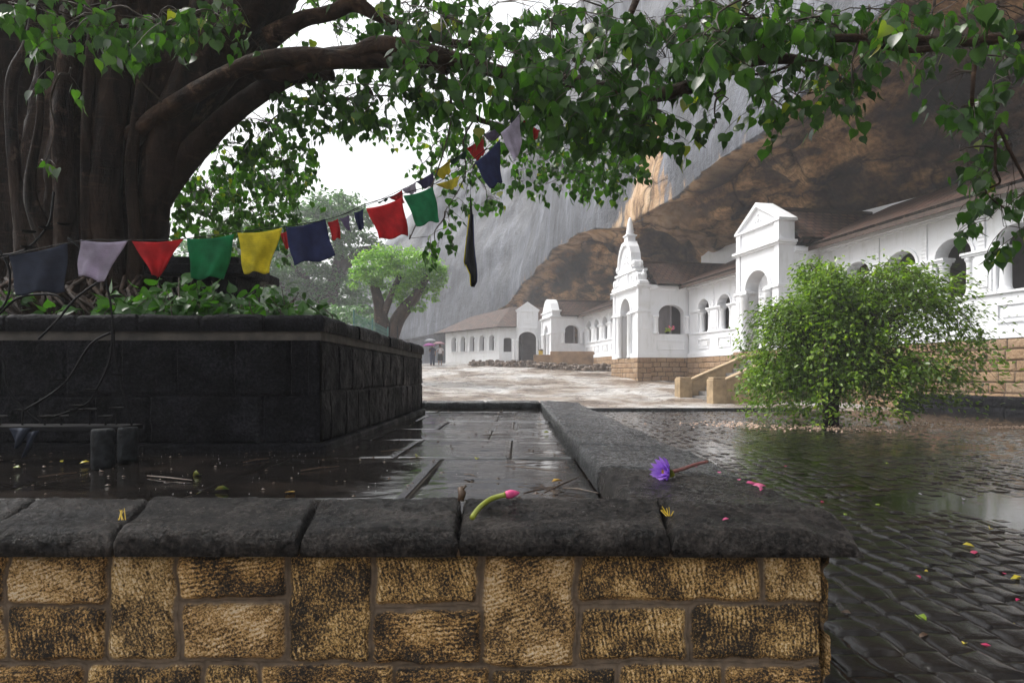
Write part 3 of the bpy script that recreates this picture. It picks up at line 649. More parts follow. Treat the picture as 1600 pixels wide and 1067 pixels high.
# ------------------------------------------------------------ the cliff
def make_cliff():
    # lip x,y,z ; outward normal ; depth of shelter ; height of the face above the lip ; dome pull-back ; brown 0..1
    ST = [(14.9, -6, 12.5, -.98, -.19, 7, 55, 1), (14.6, 2, 12.2, -.98, -.19, 7, 55, 1), (12.6, 12, 11.6, -.98, -.19, 6.6, 55, 1), (11.3, 18, 11.0, -.98, -.19, 6.0, 55, 1), (10.4, 23, 10.1, -.98, -.19, 5.6, 52, 1), (9.84, 26.2, 9.5, -.98, -.19, 5.4, 50, 1),
          (8.38, 33.6, 9.0, -.98, -.19, 5.4, 50, 1), (6.95, 41.1, 8.9, -.98, -.19, 5.3, 50, 1), (5.15, 50, 10.3, -.98, -.19, 5.6, 50, 1), (2.99, 58, 11.0, -.97, -.25, 6.0, 48, 1), (1.6, 66, 9.8, -.94, -.35, 5.0, 45, 1),
          (-0.7, 74, 7.8, -.88, -.47, 3.2, 42, 1), (-5.0, 80, 6.0, -.80, -.60, 1.4, 38, .6), (-9.7, 86, 5.2, -.68, -.73, .6, 35, .2), (-14.7, 91, 5, -.55, -.83, .2, 29, 0), (-19.8, 95, 4, -.45, -.89, .1, 22, 0), (-24.6, 98, 3.5, -.35, -.93, .1, 14, 0), (-30, 101, 2, -.3, -.95, .1, 6, 0), (-38, 104, 1, -.3, -.95, .1, 1, 0)]
    ST = np.array(ST); d = np.r_[0, np.cumsum(np.hypot(np.diff(ST[:, 0]), np.diff(ST[:, 1])))]
    # finer steps along
    us = np.concatenate([np.linspace(0, d[2], 40)[:-1], np.linspace(d[2], d[12], 420)[:-1], np.linspace(d[12], d[-1], 110)])
    P = np.stack([np.interp(us, d, ST[:, k]) for k in range(8)], 1)
    k = np.exp(-np.linspace(-2, 2, 13)**2); k /= k.sum()
    for c in (2, 3, 4, 5, 6, 7): P[:, c] = np.convolve(np.pad(P[:, c], 6, mode='edge'), k, 'valid')
    # profile: a in -1..0 underside, 0..1 face
    va = np.concatenate([[-1.6, -1.3], np.linspace(-1.1, 0, 90), 1-np.cos(np.linspace(0.03, pi/2, 150))])
    x, y, z, nx, ny, D, H, br = [P[:, i][:, None] for i in range(8)]
    a = va[None, :]
    un = np.clip(-a, 0, 1.6); fc = np.clip(a, 0, 1)
    back = np.where(a < 0, D*np.minimum(un, 1.1), 0)
    drop = (z-7.0)
    zz = z-np.clip(drop, 0.2, 9)*(0.72*un+0.28*un**2.4)*(un <= 1.1)
    zz = np.where(un > 1.1, z-np.clip(drop, .2, 9)*1.2-(un-1.1)/0.5*9, zz)
    ang = fc*pi/2
    face_up = H*np.sin(ang)**0.9
    pull = (H*0.62)*(1-np.cos(ang))**1.15+0.10*H*fc
    zz = zz+face_up; inn = back+pull
    # swell of the lip
    inn = inn-0.5*np.exp(-(a/0.05)**2)
    X = x-nx*inn; Y = y-ny*inn; Z = zz+0*x
    sh = X.shape; U = np.broadcast_to(us[:, None], sh); A = np.broadcast_to(a, sh)
    big = fbm(X*0.10, Y*0.10, Z*0.10, 3, 50)
    med = fbm(X*0.33, Y*0.33, Z*0.33, 4, 60, 0.55)
    sm = fbm(X*1.3, Y*1.3, Z*1.0, 4, 70, 0.6)
    ridge = 1-np.abs(fbm(X*0.22+5, Y*0.16, Z*0.5, 4, 90))*2
    under = np.clip(un*3, 0, 1)*(un <= 1.1)
    amp = 0.9*np.clip(1-un*0.8, 0.1, 1)
    off = amp*(1.0*big+0.75*med)+0.22*sm
    off = np.where(A > 0.0, (1.1*big+0.22*med)*np.clip(0.7+fc*6, 0.7, 2.4)+0.03*sm, off)
    X = X+nx*off; Y = Y+ny*off
    led = np.abs(fbm(X*0.13+3, Y*0.10+7, 0.5, 3, 140)); led2 = np.abs(fbm(X*0.35+1, Y*0.22+2, 0.3, 3, 150))
    Z = Z+under*(0.9*(med+0.15)+1.6*np.clip(0.22-led, 0, .22)/.22+0.7*np.clip(0.15-led2, 0, .15)/.15-0.35)*np.clip(1.15-un, 0.15, 1)+0.12*sm*under+0.5*big*np.exp(-(A/0.08)**2)
    # the lip runs unevenly
    zone = np.clip(0.5-A*9, 0, 1)*np.clip(br, 0, 1)+0*X
    zone = np.where(A > 0.0, zone-0.1, zone)
    # ochre tongue reaching up the grey face over the stupa gate
    tong = np.exp(-((U-np.interp(38.6, ST[:12, 1], d[:12]))/2.0)**2)*smooth(0.075, 0.045, A)
    zone = np.clip(zone+tong*0.9*(A > 0), 0, 1)
    tan = np.exp(-((A+0.03+0.05*vnoise(U*0.3, 0, 0, 8))/(0.09+0.05*vnoise(U*0.5, 0, 0, 5)))**2)*np.clip(0.9+0.6*vnoise(U*0.35, 0, 0, 3), 0, 1)*(U > d[4])+tong*0.8
    V = np.stack([X.ravel(), Y.ravel(), Z.ravel()], 1)
    me = np_mesh('cliff', V, [grid_faces(sh[0], sh[1])[:, ::1]], attr={'zone': np.stack([zone.ravel(), np.clip(tan, 0, 1).ravel(), 0*zone.ravel()], 1)})
    return link_mesh('cliff', me, M['rock'])
tag(make_cliff(), kind='structure')
# ------------------------------------------------------------ the white cave temple fronts
DV = Vector((-0.193, 0.981)); NV = Vector((-0.981, -0.193))
FZ = 1.0
def l1(Y): return (16.44-0.197*Y, Y)
def arch_pts(sa, sb, zs, rise, n=10):
    pts = []
    for i in range(n+1):
        t = pi*(1-i/n); pts.append(((sa+sb)/2+(sb-sa)/2*cos(t), zs+rise*sin(t)))
    return pts
def arch_wall(mb, fr, s0, s1, z0, z1, d0, d1, ops, n=10):
    """ops: (sa, sb, zsill, zspring, rise) cut through a wall from d0 (back) to d1 (front)"""
    ops = sorted(ops); cur = s0
    for sa, sb, zl, zs, rise in ops:
        if sa > cur: fr.box(mb, cur, sa, d0, d1, z0, z1)
        if zl > z0: fr.box(mb, sa, sb, d0, d1, z0, zl)
        ap = arch_pts(sa, sb, zs, rise, n)
        for i in range(n):
            (a, za), (b, zb) = ap[i], ap[i+1]
            fr.prism(mb, [(a, za), (b, zb), (b, z1), (a, z1)], d0, d1)
        cur = sb
    if cur < s1: fr.box(mb, cur, s1, d0, d1, z0, z1)
def arch_mould(mb, fr, sa, sb, zs, rise, w, d0, d1, n=14):
    o = arch_pts(sa-w, sb+w, zs, rise+w, n); i_ = arch_pts(sa, sb, zs, rise, n)
    for k in range(n): fr.prism(mb, [i_[k], i_[k+1], o[k+1], o[k]], d0, d1)
def column(fr, s, d, z0, z1, r, parent, half=0):
    mb = MB(); p = fr.p(s, d, 0); h = z1-z0
    mb.lathe((p.x, p.y, z0), [(r*1.25, 0), (r*1.25, 0.05), (r*1.08, 0.09), (r, 0.14), (r*0.92, h-0.22), (r*1.02, h-0.19), (r*0.95, h-0.16), (r*1.1, h-0.10), (r*1.28, h-0.06), (r*1.28, h)], 18)
    return mb.build('column', M['plaster'], parent, smoothf=True)
def roof_quad(name, quads, parent, th=0.10, m=None):
    """quads: 4 corners eave-a, eave-b, top-b, top-a"""
    me = bpy.data.meshes.new(name); vs = []; fs = []; uvs = []
    for q in quads:
        q = [Vector(p) for p in q]; o = len(vs)
        n = (q[1]-q[0]).cross(q[3]-q[0]).normalized()
        if n.z < 0: n = -n
        e = (q[1]-q[0]).normalized(); up = n.cross(e)
        if up.z < 0: up = -up
        lo = [p-n*th for p in q]; vs += q+lo
        tf = [o, o+1, o+2, o+3]
        for f in (tf, [o+7, o+6, o+5, o+4], [o, o+4, o+5, o+1], [o+1, o+5, o+6, o+2], [o+2, o+6, o+7, o+3], [o+3, o+7, o+4, o]):
            fs.append(tuple(f))
            for i in f: p = vs[i]; uvs.append(((p-q[0]).dot(e), (p-q[0]).dot(up)))
    me.from_pydata([tuple(v) for v in vs], [], fs); uv = me.uv_layers.new(name='UVMap')
    uv.data.foreach_set('uv', np.array(uvs, np.float32).ravel())
    return link_mesh(name, me, m or M['roof'], parent)

def wing(label, Yn, Yf, op_start, parent_group=None, floor_steps=None, eave=4.95, cols=True, period=2.03, nops=None, skip=(), roof_ext=(0, 0), fz=FZ, flowers=False, plinth_z=-1.3, plinth_col=True):
    """veranda along line L1 from the far corner (Yf) towards the camera (Yn); s runs towards the camera"""
    O = l1(Yf); fr = Frame(O, (-DV.x, -DV.y), NV); L = (Yf-Yn)/0.981
    t = thing('verandah_wing', label, 'temple wing', (O[0], O[1], fz), 'white verandah wings under the cliff')
    W_ = 1.30; sill = fz+1.27; spr = fz+2.47; ops = []; s = op_start
    while s+W_ < L-0.2:
        if len(ops) < (nops or 99): ops.append((s, s+W_, sill, spr, 0.50))
        s += period
    mb = MB(); arch_wall(mb, fr, 0, L, fz, eave-0.05, -0.42, 0, ops); mb.build('wall', M['plaster'], t)
    # mouldings over the arches, recessed-looking sill panels, pilasters
    for i, (a, b, zl, zs, r_) in enumerate(ops):
        mb = MB(); arch_mould(mb, fr, a, b, zs, r_, 0.10, -0.02, 0.045); mb.build('arch_moulding', M['plaster'], t)
        if cols:
            column(fr, a+0.17, -0.15, zl+0.002, zs-0.13, 0.145, t); column(fr, b-0.17, -0.15, zl+0.002, zs-0.13, 0.145, t)
        # impost band from this arch across the pier
        nb = ops[i+1][0] if i+1 < len(ops) else min(b+(period-W_), L)
        mb = MB()
        for (u, v) in ((b-0.34, nb+0.34 if i+1 < len(ops) else nb),) + (((max(0, a-(period-W_)), a+0.34),) if i == 0 else ()):
            fr.box(mb, u, v, -0.34, 0.05, zs-0.13, zs-0.07); fr.box(mb, u-0.02, v+0.02, -0.36, 0.085, zs-0.07, zs)
        mb.build('impost', M['plaster'], t, bevel=0.008)
        mb = MB()      # pier panel
        if nb-b > 0.3:
            fr.box(mb, b+0.10, nb-0.10, -0.01, 0.03, zl+0.02, zs-0.14); fr.box(mb, b+0.20, nb-0.20, -0.01, 0.05, zl+0.16, zs-0.28)
            fr.box(mb, b+0.16, b+0.42, -0.01, 0.035, zs+0.01, eave-0.2); 
            for k in range(7): fr.box(mb, b+0.20, nb-0.30, 0.03, 0.048, zs+0.12+k*0.11, zs+0.17+k*0.11)
            mb.build('pier_panel', M['plaster'], t, bevel=0.006)
        mb = MB(); ms = 0.09      # framed panel below the sill
        fr.box(mb, a+0.05, b-0.05, -0.01, 0.045, fz+0.88, fz+0.94); fr.box(mb, a+0.05, b-0.05, -0.01, 0.045, fz+0.42, fz+0.48)
        fr.box(mb, a+0.05, a+0.11, -0.01, 0.043, fz+0.48, fz+0.88); fr.box(mb, b-0.11, b-0.05, -0.01, 0.043, fz+0.48, fz+0.88)
        fr.box(mb, a+0.22, b-0.22, -0.01, 0.03, fz+0.55, fz+0.81)
        mb.build('sill_panel', M['plaster'], t, bevel=0.006)
    mb = MB(); fr.box(mb, 0, L, 0.001, 0.10, fz+0.0, fz+0.24); fr.box(mb, 0, L, 0.001, 0.06, fz+1.20, fz+1.268); mb.build('skirting', M['plaster'], t, bevel=0.01)
    mb = MB(); fr.box(mb, 0, L, 0.002, 0.09, eave-0.36, eave-0.28); fr.box(mb, 0, L, 0.002, 0.17, eave-0.28, eave-0.12); mb.build('cornice', M['plaster'], t, bevel=0.01)
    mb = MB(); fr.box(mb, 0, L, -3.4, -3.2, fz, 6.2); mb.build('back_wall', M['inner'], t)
    mb = MB(); fr.box(mb, 0, L, -3.2, -0.42, fz-0.15, fz-0.003); mb.build('floor', M['steps'], t)
    # stone plinth
    pf = Frame(fr.p(0, 0.06, 0), fr.S, fr.N)
    relief('plinth', pf, 0, L, plinth_z, fz, 0.03, 0.022, blk_bricks(0.29, 0.62, int(Yn)+3, fz-5*0.29, 0.010, 0.008), M['plinth'], t, depth=0.03, rough=0.02, rf=7, seed=int(Yn), round_=0.025)
    e0, e1 = -roof_ext[0], L+roof_ext[1]
    E = eave; ro = 0.62
    roof_quad('roof', [(fr.p(e0, ro, E-0.05), fr.p(e1, ro, E-0.05), fr.p(e1, -3.35, E+1.72), fr.p(e0, -3.35, E+1.72))], t)
    mb = MB(); fr.box(mb, e0, e1, ro-0.04, ro-0.005, E-0.28, E-0.14); mb.build('fascia', M['darkwood'], t)
    mb = MB(); q = [fr.p(0, 0.0, E-0.08+0.0), fr.p(L, 0.0, E-0.08), fr.p(L, ro-0.05, E-0.22), fr.p(0, ro-0.05, E-0.22)]; mb.hexa([*q, *[p+Vector((0, 0, 0.03)) for p in q]]); mb.build('soffit', M['darkwood'], t)
    ih = 2.45 if Yf < 40 and Yf > 30 else 1.82; sa, sb, ta, tb = (-5.5, 1.6, E+2.75, E+2.5) if ih > 2 else (-3.2, 1.5, E+2.0, E+1.70)
    mb = MB(); mb.hexa([fr.p(sa, -3.40, E+1.2), fr.p(sb, -3.40, E+1.2), fr.p(sb, -3.6, E+1.2), fr.p(sa, -3.6, E+1.2), fr.p(sa, -3.40, ta), fr.p(sb, -3.40, tb), fr.p(sb, -3.6, tb), fr.p(sa, -3.6, ta)]); mb.build('infill_wall', M['plaster'], t)
    return t, fr, L
w1, f1, L1 = wing('nearest white verandah wing at the right edge, large arches above a tan stone base', 13.0, 25.8, 1.50, roof_ext=(0.3, 0))
w2, f2, L2_ = wing('middle white verandah wing with two small arches between the spired and gabled gatehouses', 29.0, 36.8, 1.1, roof_ext=(0.3, 0), period=2.15)
w3, f3, L3_ = wing('far white verandah wing with a row of small arches left of the spired gatehouse', 40.6, 56.3, 1.0, roof_ext=(0.3, 0), fz=1.45, eave=5.05, plinth_z=-0.5, period=2.0)
# black lower course along the near wing
lc = thing('stone_ledge', 'black stone ledge at the foot of the nearest tan wall', 'wall', (12.4, 19, GZ))
lf = Frame(f1.p(0, 0.42, 0), f1.S, f1.N)
relief('ledge_face', lf, 4.6, L1+1, -1.12, -0.53, 0.03, 0.025, blk_bricks(0.30, 0.7, 77, -1.12, 0.012, 0.008), M['black'], lc, depth=0.03, rough=0.03, rf=6, seed=5, round_=0.03)
mb = MB(); lf.box(mb, 4.6, L1+1, -0.34, 0.01, -1.12, -0.525); mb.build('ledge_core', M['black'], lc, bevel=0.02)

def ret_wall(fr, s0, s1, parent, fz, eave, op=None, plinth_z=-1.3, seed=1, win=None):
    """short wall at right angles; fr.N looks at the camera"""
    mb = MB(); ops = []
    if op: ops = [op]
    arch_wall(mb, fr, s0, s1, fz, eave-0.05, -0.42, 0, ops); mb.build('return_wall', M['plaster'], parent)
    if op:
        a, b, zl, zs, r_ = op
        mb = MB(); arch_mould(mb, fr, a, b, zs, r_, 0.10, -0.02, 0.045); mb.build('arch_moulding', M['plaster'], parent)
        mb = MB(); fr.box(mb, s0+0.02, a+0.02, -0.2, 0.06, zs-0.1, zs); mb.build('impost', M['plaster'], parent, bevel=0.008); mb = MB(); fr.box(mb, b-0.02, s1-0.02, -0.2, 0.06, zs-0.1, zs); mb.build('impost', M['plaster'], parent, bevel=0.008)
        column(fr, a-0.17, 0.08, zl+0.002, zs-0.1, 0.13, parent); column(fr, b+0.17, 0.08, zl+0.002, zs-0.1, 0.13, parent)
        mb = MB()
        fr.box(mb, a-0.1, b+0.1, -0.01, 0.04, fz+0.88, fz+0.94); fr.box(mb, a-0.1, b+0.1, -0.01, 0.04, fz+0.42, fz+0.48)
        fr.box(mb, a-0.1, a-0.04, -0.01, 0.038, fz+0.48, fz+0.88); fr.box(mb, b+0.04, b+0.1, -0.01, 0.038, fz+0.48, fz+0.88)
        mb.build('sill_panel', M['plaster'], parent, bevel=0.006)
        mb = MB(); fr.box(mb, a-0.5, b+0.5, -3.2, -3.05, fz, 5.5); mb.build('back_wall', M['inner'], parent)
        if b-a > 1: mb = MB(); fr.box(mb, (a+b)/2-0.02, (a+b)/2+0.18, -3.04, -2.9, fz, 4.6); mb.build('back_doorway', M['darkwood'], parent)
    mb = MB(); fr.box(mb, s0, s1, 0.002, 0.08, fz, fz+0.24); mb.build('skirting', M['plaster'], parent, bevel=0.01); mb = MB(); fr.box(mb, s0, s1, 0.002, 0.09, eave-0.36, eave-0.28); fr.box(mb, s0, s1, 0.002, 0.17, eave-0.28, eave-0.12); mb.build('cornice', M['plaster'], parent, bevel=0.01)
    pf = Frame(fr.p(0, 0.05, 0), fr.S, fr.N)
    relief('plinth', pf, s0, s1, plinth_z, fz, 0.03, 0.022, blk_bricks(0.25, 0.5, seed+3, fz-5*0.25, 0.010, 0.008), M['plinth'], parent, depth=0.03, rough=0.02, rf=7, seed=seed, round_=0.025)
    fr.prism
RV = Vector((0.981, 0.193)); RN = Vector((0.193, -0.981))   # return walls: s to the right, facing the camera

# gatehouse with gable (right of centre)
def gate_base(t, fr, w, fz, depth, zc, arch, plz, seed):
    """fr: s from the near corner away; solid block with an arched doorway"""
    a, b, zs, r_ = arch
    mb = MB(); arch_wall(mb, fr, 0, w, fz-0.05, zc, -0.55, 0, [(a, b, fz-0.05, zs, r_)], 14); mb.build('front_wall', M['plaster'], t)
    for u, v in ((0.003, 0.45), (w-0.45, w-0.003)): mb = MB(); fr.box(mb, u, v, -depth, -0.551, fz-0.05, zc); mb.build('side_wall', M['plaster'], t)
    mb = MB(); arch_mould(mb, fr, a, b, zs, r_, 0.16, -0.02, 0.06, 16); mb.build('arch_moulding', M['plaster'], t)
    column(fr, a-0.02, 0.06, fz+0.02, zs-0.12, 0.16, t); column(fr, b+0.02, 0.06, fz+0.02, zs-0.12, 0.16, t)
    for u, v in ((-0.07, a+0.2), (b-0.2, w+0.07)):
        mb = MB(); fr.box(mb, u, v, -0.3, 0.12, zs-0.12, zs)
        if u < 0: fr.box(mb, -0.07, 0, -depth, -0.3, zs-0.12, zs)
        mb.build('impost', M['plaster'], t, bevel=0.012)
    for q in (0, 1):
        m_ = (lambda u, v: (w-v, w-u)) if q else (lambda u, v: (u, v))
        mb = MB(); fr.box(mb, *m_(0, 0.42), 0.002, 0.07, fz, zs-0.121); fr.box(mb, *m_(0.1, 0.32), 0.0702, 0.095, fz+1.4, zs-0.4); mb.build('pilaster', M['plaster'], t, bevel=0.01)
        mb = MB(); fr.box(mb, *m_(0, 0.30), 0.002, 0.06, zs+.001, zc); mb.build('pilaster', M['plaster'], t, bevel=0.01)
    mb = MB(); fr.box(mb, -0.05, 0, -0.5, -0.1, fz+1.5, zs-0.35); mb.build('side_panel', M['plaster'], t, bevel=0.01)
    mb = MB(); fr.box(mb, -0.06, 0, -depth, 0.08, fz, fz+0.25); fr.box(mb, -0.08, a-0.18, 0.081, 0.11, fz-.002, fz+0.25); mb.build('skirting', M['plaster'], t, bevel=0.01); mb = MB(); fr.box(mb, b+0.18, w+0.05, 0.001, 0.10, fz-.002, fz+0.25); mb.build('skirting', M['plaster'], t, bevel=0.01)
    mb = MB()
    fr.box(mb, -0.08, w+0.08, -depth-0.0, 0.10, zc, zc+0.07); fr.box(mb, -0.15, w+0.15, -depth, 0.17, zc+0.07, zc+0.17); mb.build('cornice', M['plaster'], t, bevel=0.015)
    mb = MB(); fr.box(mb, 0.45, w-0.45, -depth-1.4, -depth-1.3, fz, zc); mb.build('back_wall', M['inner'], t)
    mb = MB(); fr.box(mb, 0.02, w-0.02, -depth, 0.05, plz, fz-0.053); mb.build('plinth_core', M['plinth'], t)
    pf = Frame(fr.p(0, 0.10, 0), fr.S, fr.N); relief('plinth', pf, -0.1, w+0.1, plz, fz-0.002, 0.03, 0.022, blk_bricks(0.27, 0.5, seed, fz-1.35, 0.010, 0.008), M['plinth'], t, depth=0.03, rough=0.02, rf=7, seed=seed, round_=0.025)
    pf = Frame(fr.p(-0.07, 0, 0), -fr.N, -fr.S); relief('plinth', pf, -0.1, depth, plz, fz-0.002, 0.03, 0.022, blk_bricks(0.27, 0.5, seed+1, fz-1.35, 0.010, 0.008), M['plinth'], t, depth=0.03, rough=0.02, rf=7, seed=seed+1, round_=0.025)
def cross_roof(t, fr, w, E, ridge, back, ov=0.45, front=-0.6, wj=None):
    a, b = -ov, w+ov; m_ = w/2
    roof_quad('roof', [(fr.p(a, front, E), fr.p(a, -back, E), fr.p(m_, -back, ridge), fr.p(m_, front, ridge)), (fr.p(b, -back, E), fr.p(b, front, E), fr.p(m_, front, ridge), fr.p(m_, -back, ridge))], t)
    mb = MB(); mb.tube([fr.p(m_, front, ridge+0.02), fr.p(m_, -back, ridge+0.02)], 0.08, 8); mb.build('ridge_tile', M['darkwood'], t)

g1 = Frame((9.72, 25.35), DV, NV); t1 = thing('gatehouse', 'white gatehouse with plain triangular gable, directly behind the bush and the stairs', 'gatehouse', (9.72, 25.35, FZ), 'white gatehouses along the temple front')
wg = 3.15
gate_base(t1, g1, wg, FZ, 0.64, 4.92, (0.72, 2.43, 3.45, 0.72), -1.3, 101)
mb = MB(); g1.box(mb, 0.0, wg, -0.60, 0, 5.09, 5.80); g1.box(mb, 0, 0.34, 0.001, 0.06, 5.09, 5.80); g1.box(mb, wg-0.34, wg, 0.001, 0.06, 5.09, 5.80); mb.build('parapet', M['plaster'], t1, bevel=0.012)
mb = MB(); g1.box(mb, -0.08, wg+0.08, -0.68, 0.10, 5.80, 5.90); mb.build('parapet_cap', M['plaster'], t1, bevel=0.015)
mb = MB(); g1.prism(mb, [(0.15, 5.90), (wg-0.15, 5.90), (wg/2, 6.72)], -0.58, -0.02); mb.build('pediment', M['plaster'], t1)
mb = MB()
for sgn in (1, -1):
    q = [(wg/2-sgn*(wg/2+0.1), 5.90), (wg/2-sgn*(wg/2-0.12), 5.90), (wg/2, 6.66), (wg/2, 6.84)]
    g1.prism(mb, q if sgn > 0 else q[::-1], -0.66, 0.09)
mb.build('raking_cornice', M['plaster'], t1, bevel=0.01)
mb = MB()
for k, (ds_, dz_, r_) in enumerate([(0, 0, .12), (.2, -.05, .08), (-.2, -.05, .08), (.38, -.1, .06), (-.38, -.1, .06), (0, .18, .07)]):
    p = g1.p(wg/2+ds_, 0.0, 6.16+dz_); mb.tube([p-Vector((NV.x, NV.y, 0))*0.03, p+Vector((NV.x, NV.y, 0))*0.03], [r_*0.9, r_*0.5], 10)
mb.build('relief_ornament', M['plaster'], t1, smoothf=False)
cross_roof(t1, g1, wg, 5.12, 6.62, 5.6)
r1 = Frame(g1.p(0.06, -0.56, 0), (0.981, 0.193), (0.193, -0.981)); ret_wall(r1, 0.0, 1.1, w1, FZ, 4.95, seed=31)

# spired gatehouse
g2 = Frame((6.42, 36.3), DV, NV); t2 = thing('gatehouse', 'white gatehouse crowned by a tall spire and scrolled tiers, left of the staircase', 'gatehouse', (6.42, 36.3, FZ), 'white gatehouses along the temple front')
w_ = 4.1; gate_base(t2, g2, w_, FZ, 0.64, 4.72, (1.25, 2.85, 3.55, 0.80), -0.9, 111)
def tier(t, fr, c, prof, d0, d1, name='gable_tier'):
    mb = MB(); poly = [(c+a, z) for a, z in prof]+[(c-a, z) for a, z in reversed(prof)]; poly = [p for i, p in enumerate(poly) if i == 0 or p != poly[i-1]]
    fr.prism(mb, poly, d0, d1); mb.build(name, M['plaster'], t, bevel=0.015)
c = w_/2
tier(t2, g2, c, [(2.0, 4.89), (2.0, 5.05), (1.62, 5.18), (1.58, 5.70)], -0.6, 0.0)
tier(t2, g2, c, [(1.70, 5.70), (1.70, 5.82), (1.15, 5.83), (1.12, 6.05)], -0.62, 0.08, 'tier_cornice')
tier(t2, g2, c, [(0.98, 6.05), (1.00, 6.30), (0.90, 6.70), (0.68, 7.08), (0.40, 7.36), (0.0, 7.42)], -0.42, 0.0, 'domed_gable')
mb = MB()
for k in range(16):
    pass
oa = [(1.12, 6.05), (1.14, 6.34), (1.03, 6.76), (0.79, 7.17), (0.48, 7.47), (0.0, 7.54)]; ia = [(0.94, 6.05), (0.96, 6.30), (0.85, 6.68), (0.62, 7.02), (0.34, 7.26), (0.0, 7.32)]
for sg in (1, -1):
    for k in range(5):
        q = [(c+sg*ia[k][0], ia[k][1]), (c+sg*oa[k][0], oa[k][1]), (c+sg*oa[k+1][0], oa[k+1][1]), (c+sg*ia[k+1][0], ia[k+1][1])]
        g2.prism(mb, q if sg > 0 else q[::-1], -0.47, 0.10)
mb.build('domed_rim', M['plaster'], t2)
for sg in (1, -1):      # scroll brackets, urns
    for (s_, z_, r_) in ((1.78, 5.34, 0.24), (1.30, 6.12, 0.19), (2.08, 5.0, 0.15)):
        mb = MB(); a = g2.p(c+sg*s_, -0.45, z_); b = g2.p(c+sg*s_, 0.06, z_); mb.tube([a, b], r_, 18); a2 = g2.p(c+sg*s_, 0.06, z_); b2 = g2.p(c+sg*s_, 0.11, z_); mb.tube([a2, b2], r_*0.5, 12); mb.build('scroll', M['plaster'], t2, bevel=0.01)
    for (s_, z_, q) in ((1.92, 5.16, 0.72), (1.42, 5.84, 0.6)):
        mb = MB(); p = g2.p(c+sg*s_, -0.3, z_); mb.lathe(p, [(k*q, h*q) for k, h in ((.16, 0), (.16, .06), (.08, .12), (.2, .26), (.24, .40), (.18, .52), (.08, .58), (.09, .64), (.02, .78))], 14); mb.build('urn', M['plaster'], t2, smoothf=True)
mb = MB()
g2.box(mb, c-1.6, c-1.1, 0.001, 0.05, 5.2, 5.6); g2.box(mb, c+1.1, c+1.6, 0.001, 0.05, 5.2, 5.6); g2.box(mb, c-0.42, c+0.42, 0.001, 0.06, 4.95, 5.65)
g2.box(mb, c-0.95, c-0.62, 0.001, 0.035, 5.05, 5.5); g2.box(mb, c+0.62, c+0.95, 0.001, 0.035, 5.05, 5.5)
mb.build('relief_panel', M['plaster'], t2, bevel=0.012)
mb = MB()
for ds_, dz_, r_ in ((0, 6.45, .18), (.28, 6.35, .12), (-.28, 6.35, .12), (.5, 6.25, .09), (-.5, 6.25, .09), (0, 6.75, .12), (.25, 6.65, .08), (-.25, 6.65, .08)):
    p = g2.p(c+ds_, 0, dz_); nv = Vector((NV.x, NV.y, 0)); mb.tube([p-nv*.02, p+nv*.05], [r_, r_*0.6], 10)
mb.build('relief_ornament', M['plaster'], t2)
mb = MB(); g2.box(mb, c-0.36, c+0.36, -0.55, 0.05, 7.42, 7.54); g2.box(mb, c-0.27, c+0.27, -0.48, 0.0, 7.54, 7.82); g2.box(mb, c-0.35, c+0.35, -0.55, 0.06, 7.82, 7.90); mb.build('spire_block', M['plaster'], t2, bevel=0.02)
mb = MB(); p = g2.p(c, -0.25, 7.90); mb.lathe(p, [(.26, 0), (.28, .06), (.19, .12), (.23, .2), (.20, .28), (.17, .55), (.12, .82), (.05, 1.0), (.01, 1.02)], 18); mb.build('spire', M['plaster'], t2, smoothf=True)
cross_roof(t2, g2, w_, 4.90, 6.42, 6.2, front=-0.9)
r2 = Frame(g2.p(0.06, -0.56, 0), (0.981, 0.193), (0.193, -0.981)); ret_wall(r2, 0.0, 2.45, w2, FZ, 4.95, op=(0.55, 2.0, FZ+1.27, FZ+2.35, 0.5), seed=35, plinth_z=-0.9)
# flowers standing in the arch
fp = thing('flower_pot', 'pot of pink flowers and pale green leaves standing in the arch beside the spired gatehouse', 'flower pot', tuple(r2.p(1.15, -0.2, FZ+1.27)))
pc = r2.p(1.15, -0.2, FZ+1.27); mb = MB(); mb.lathe(pc, [(.09, 0), (.12, .14), (.13, .15)], 12); mb.build('pot', M['concrete'], fp, smoothf=True)
mb = MB()
for k in range(26):
    a = random.uniform(0, 2*pi); q = pc+Vector((cos(a)*random.uniform(.04, .22), sin(a)*.1, random.uniform(.12, .36))); mb.tube([pc+Vector((0, 0, .13)), q, q+Vector((cos(a)*.06, 0, .05))], [.012, .035, .004], 5)
mb.build('foliage', M['pot'], fp)
mb = MB()
for k in range(12):
    q = pc+Vector((random.uniform(.02, .34), random.uniform(-.1, .05), random.uniform(.24, .44))); mb.lathe(q, [(.01, -.04), (.05, -.01), (.055, .02), (.02, .05)], 7)
mb.build('blossom', simple('pink_blossom', (0.75, 0.16, 0.25), 0.6, 0.2, 9), fp, smoothf=True)

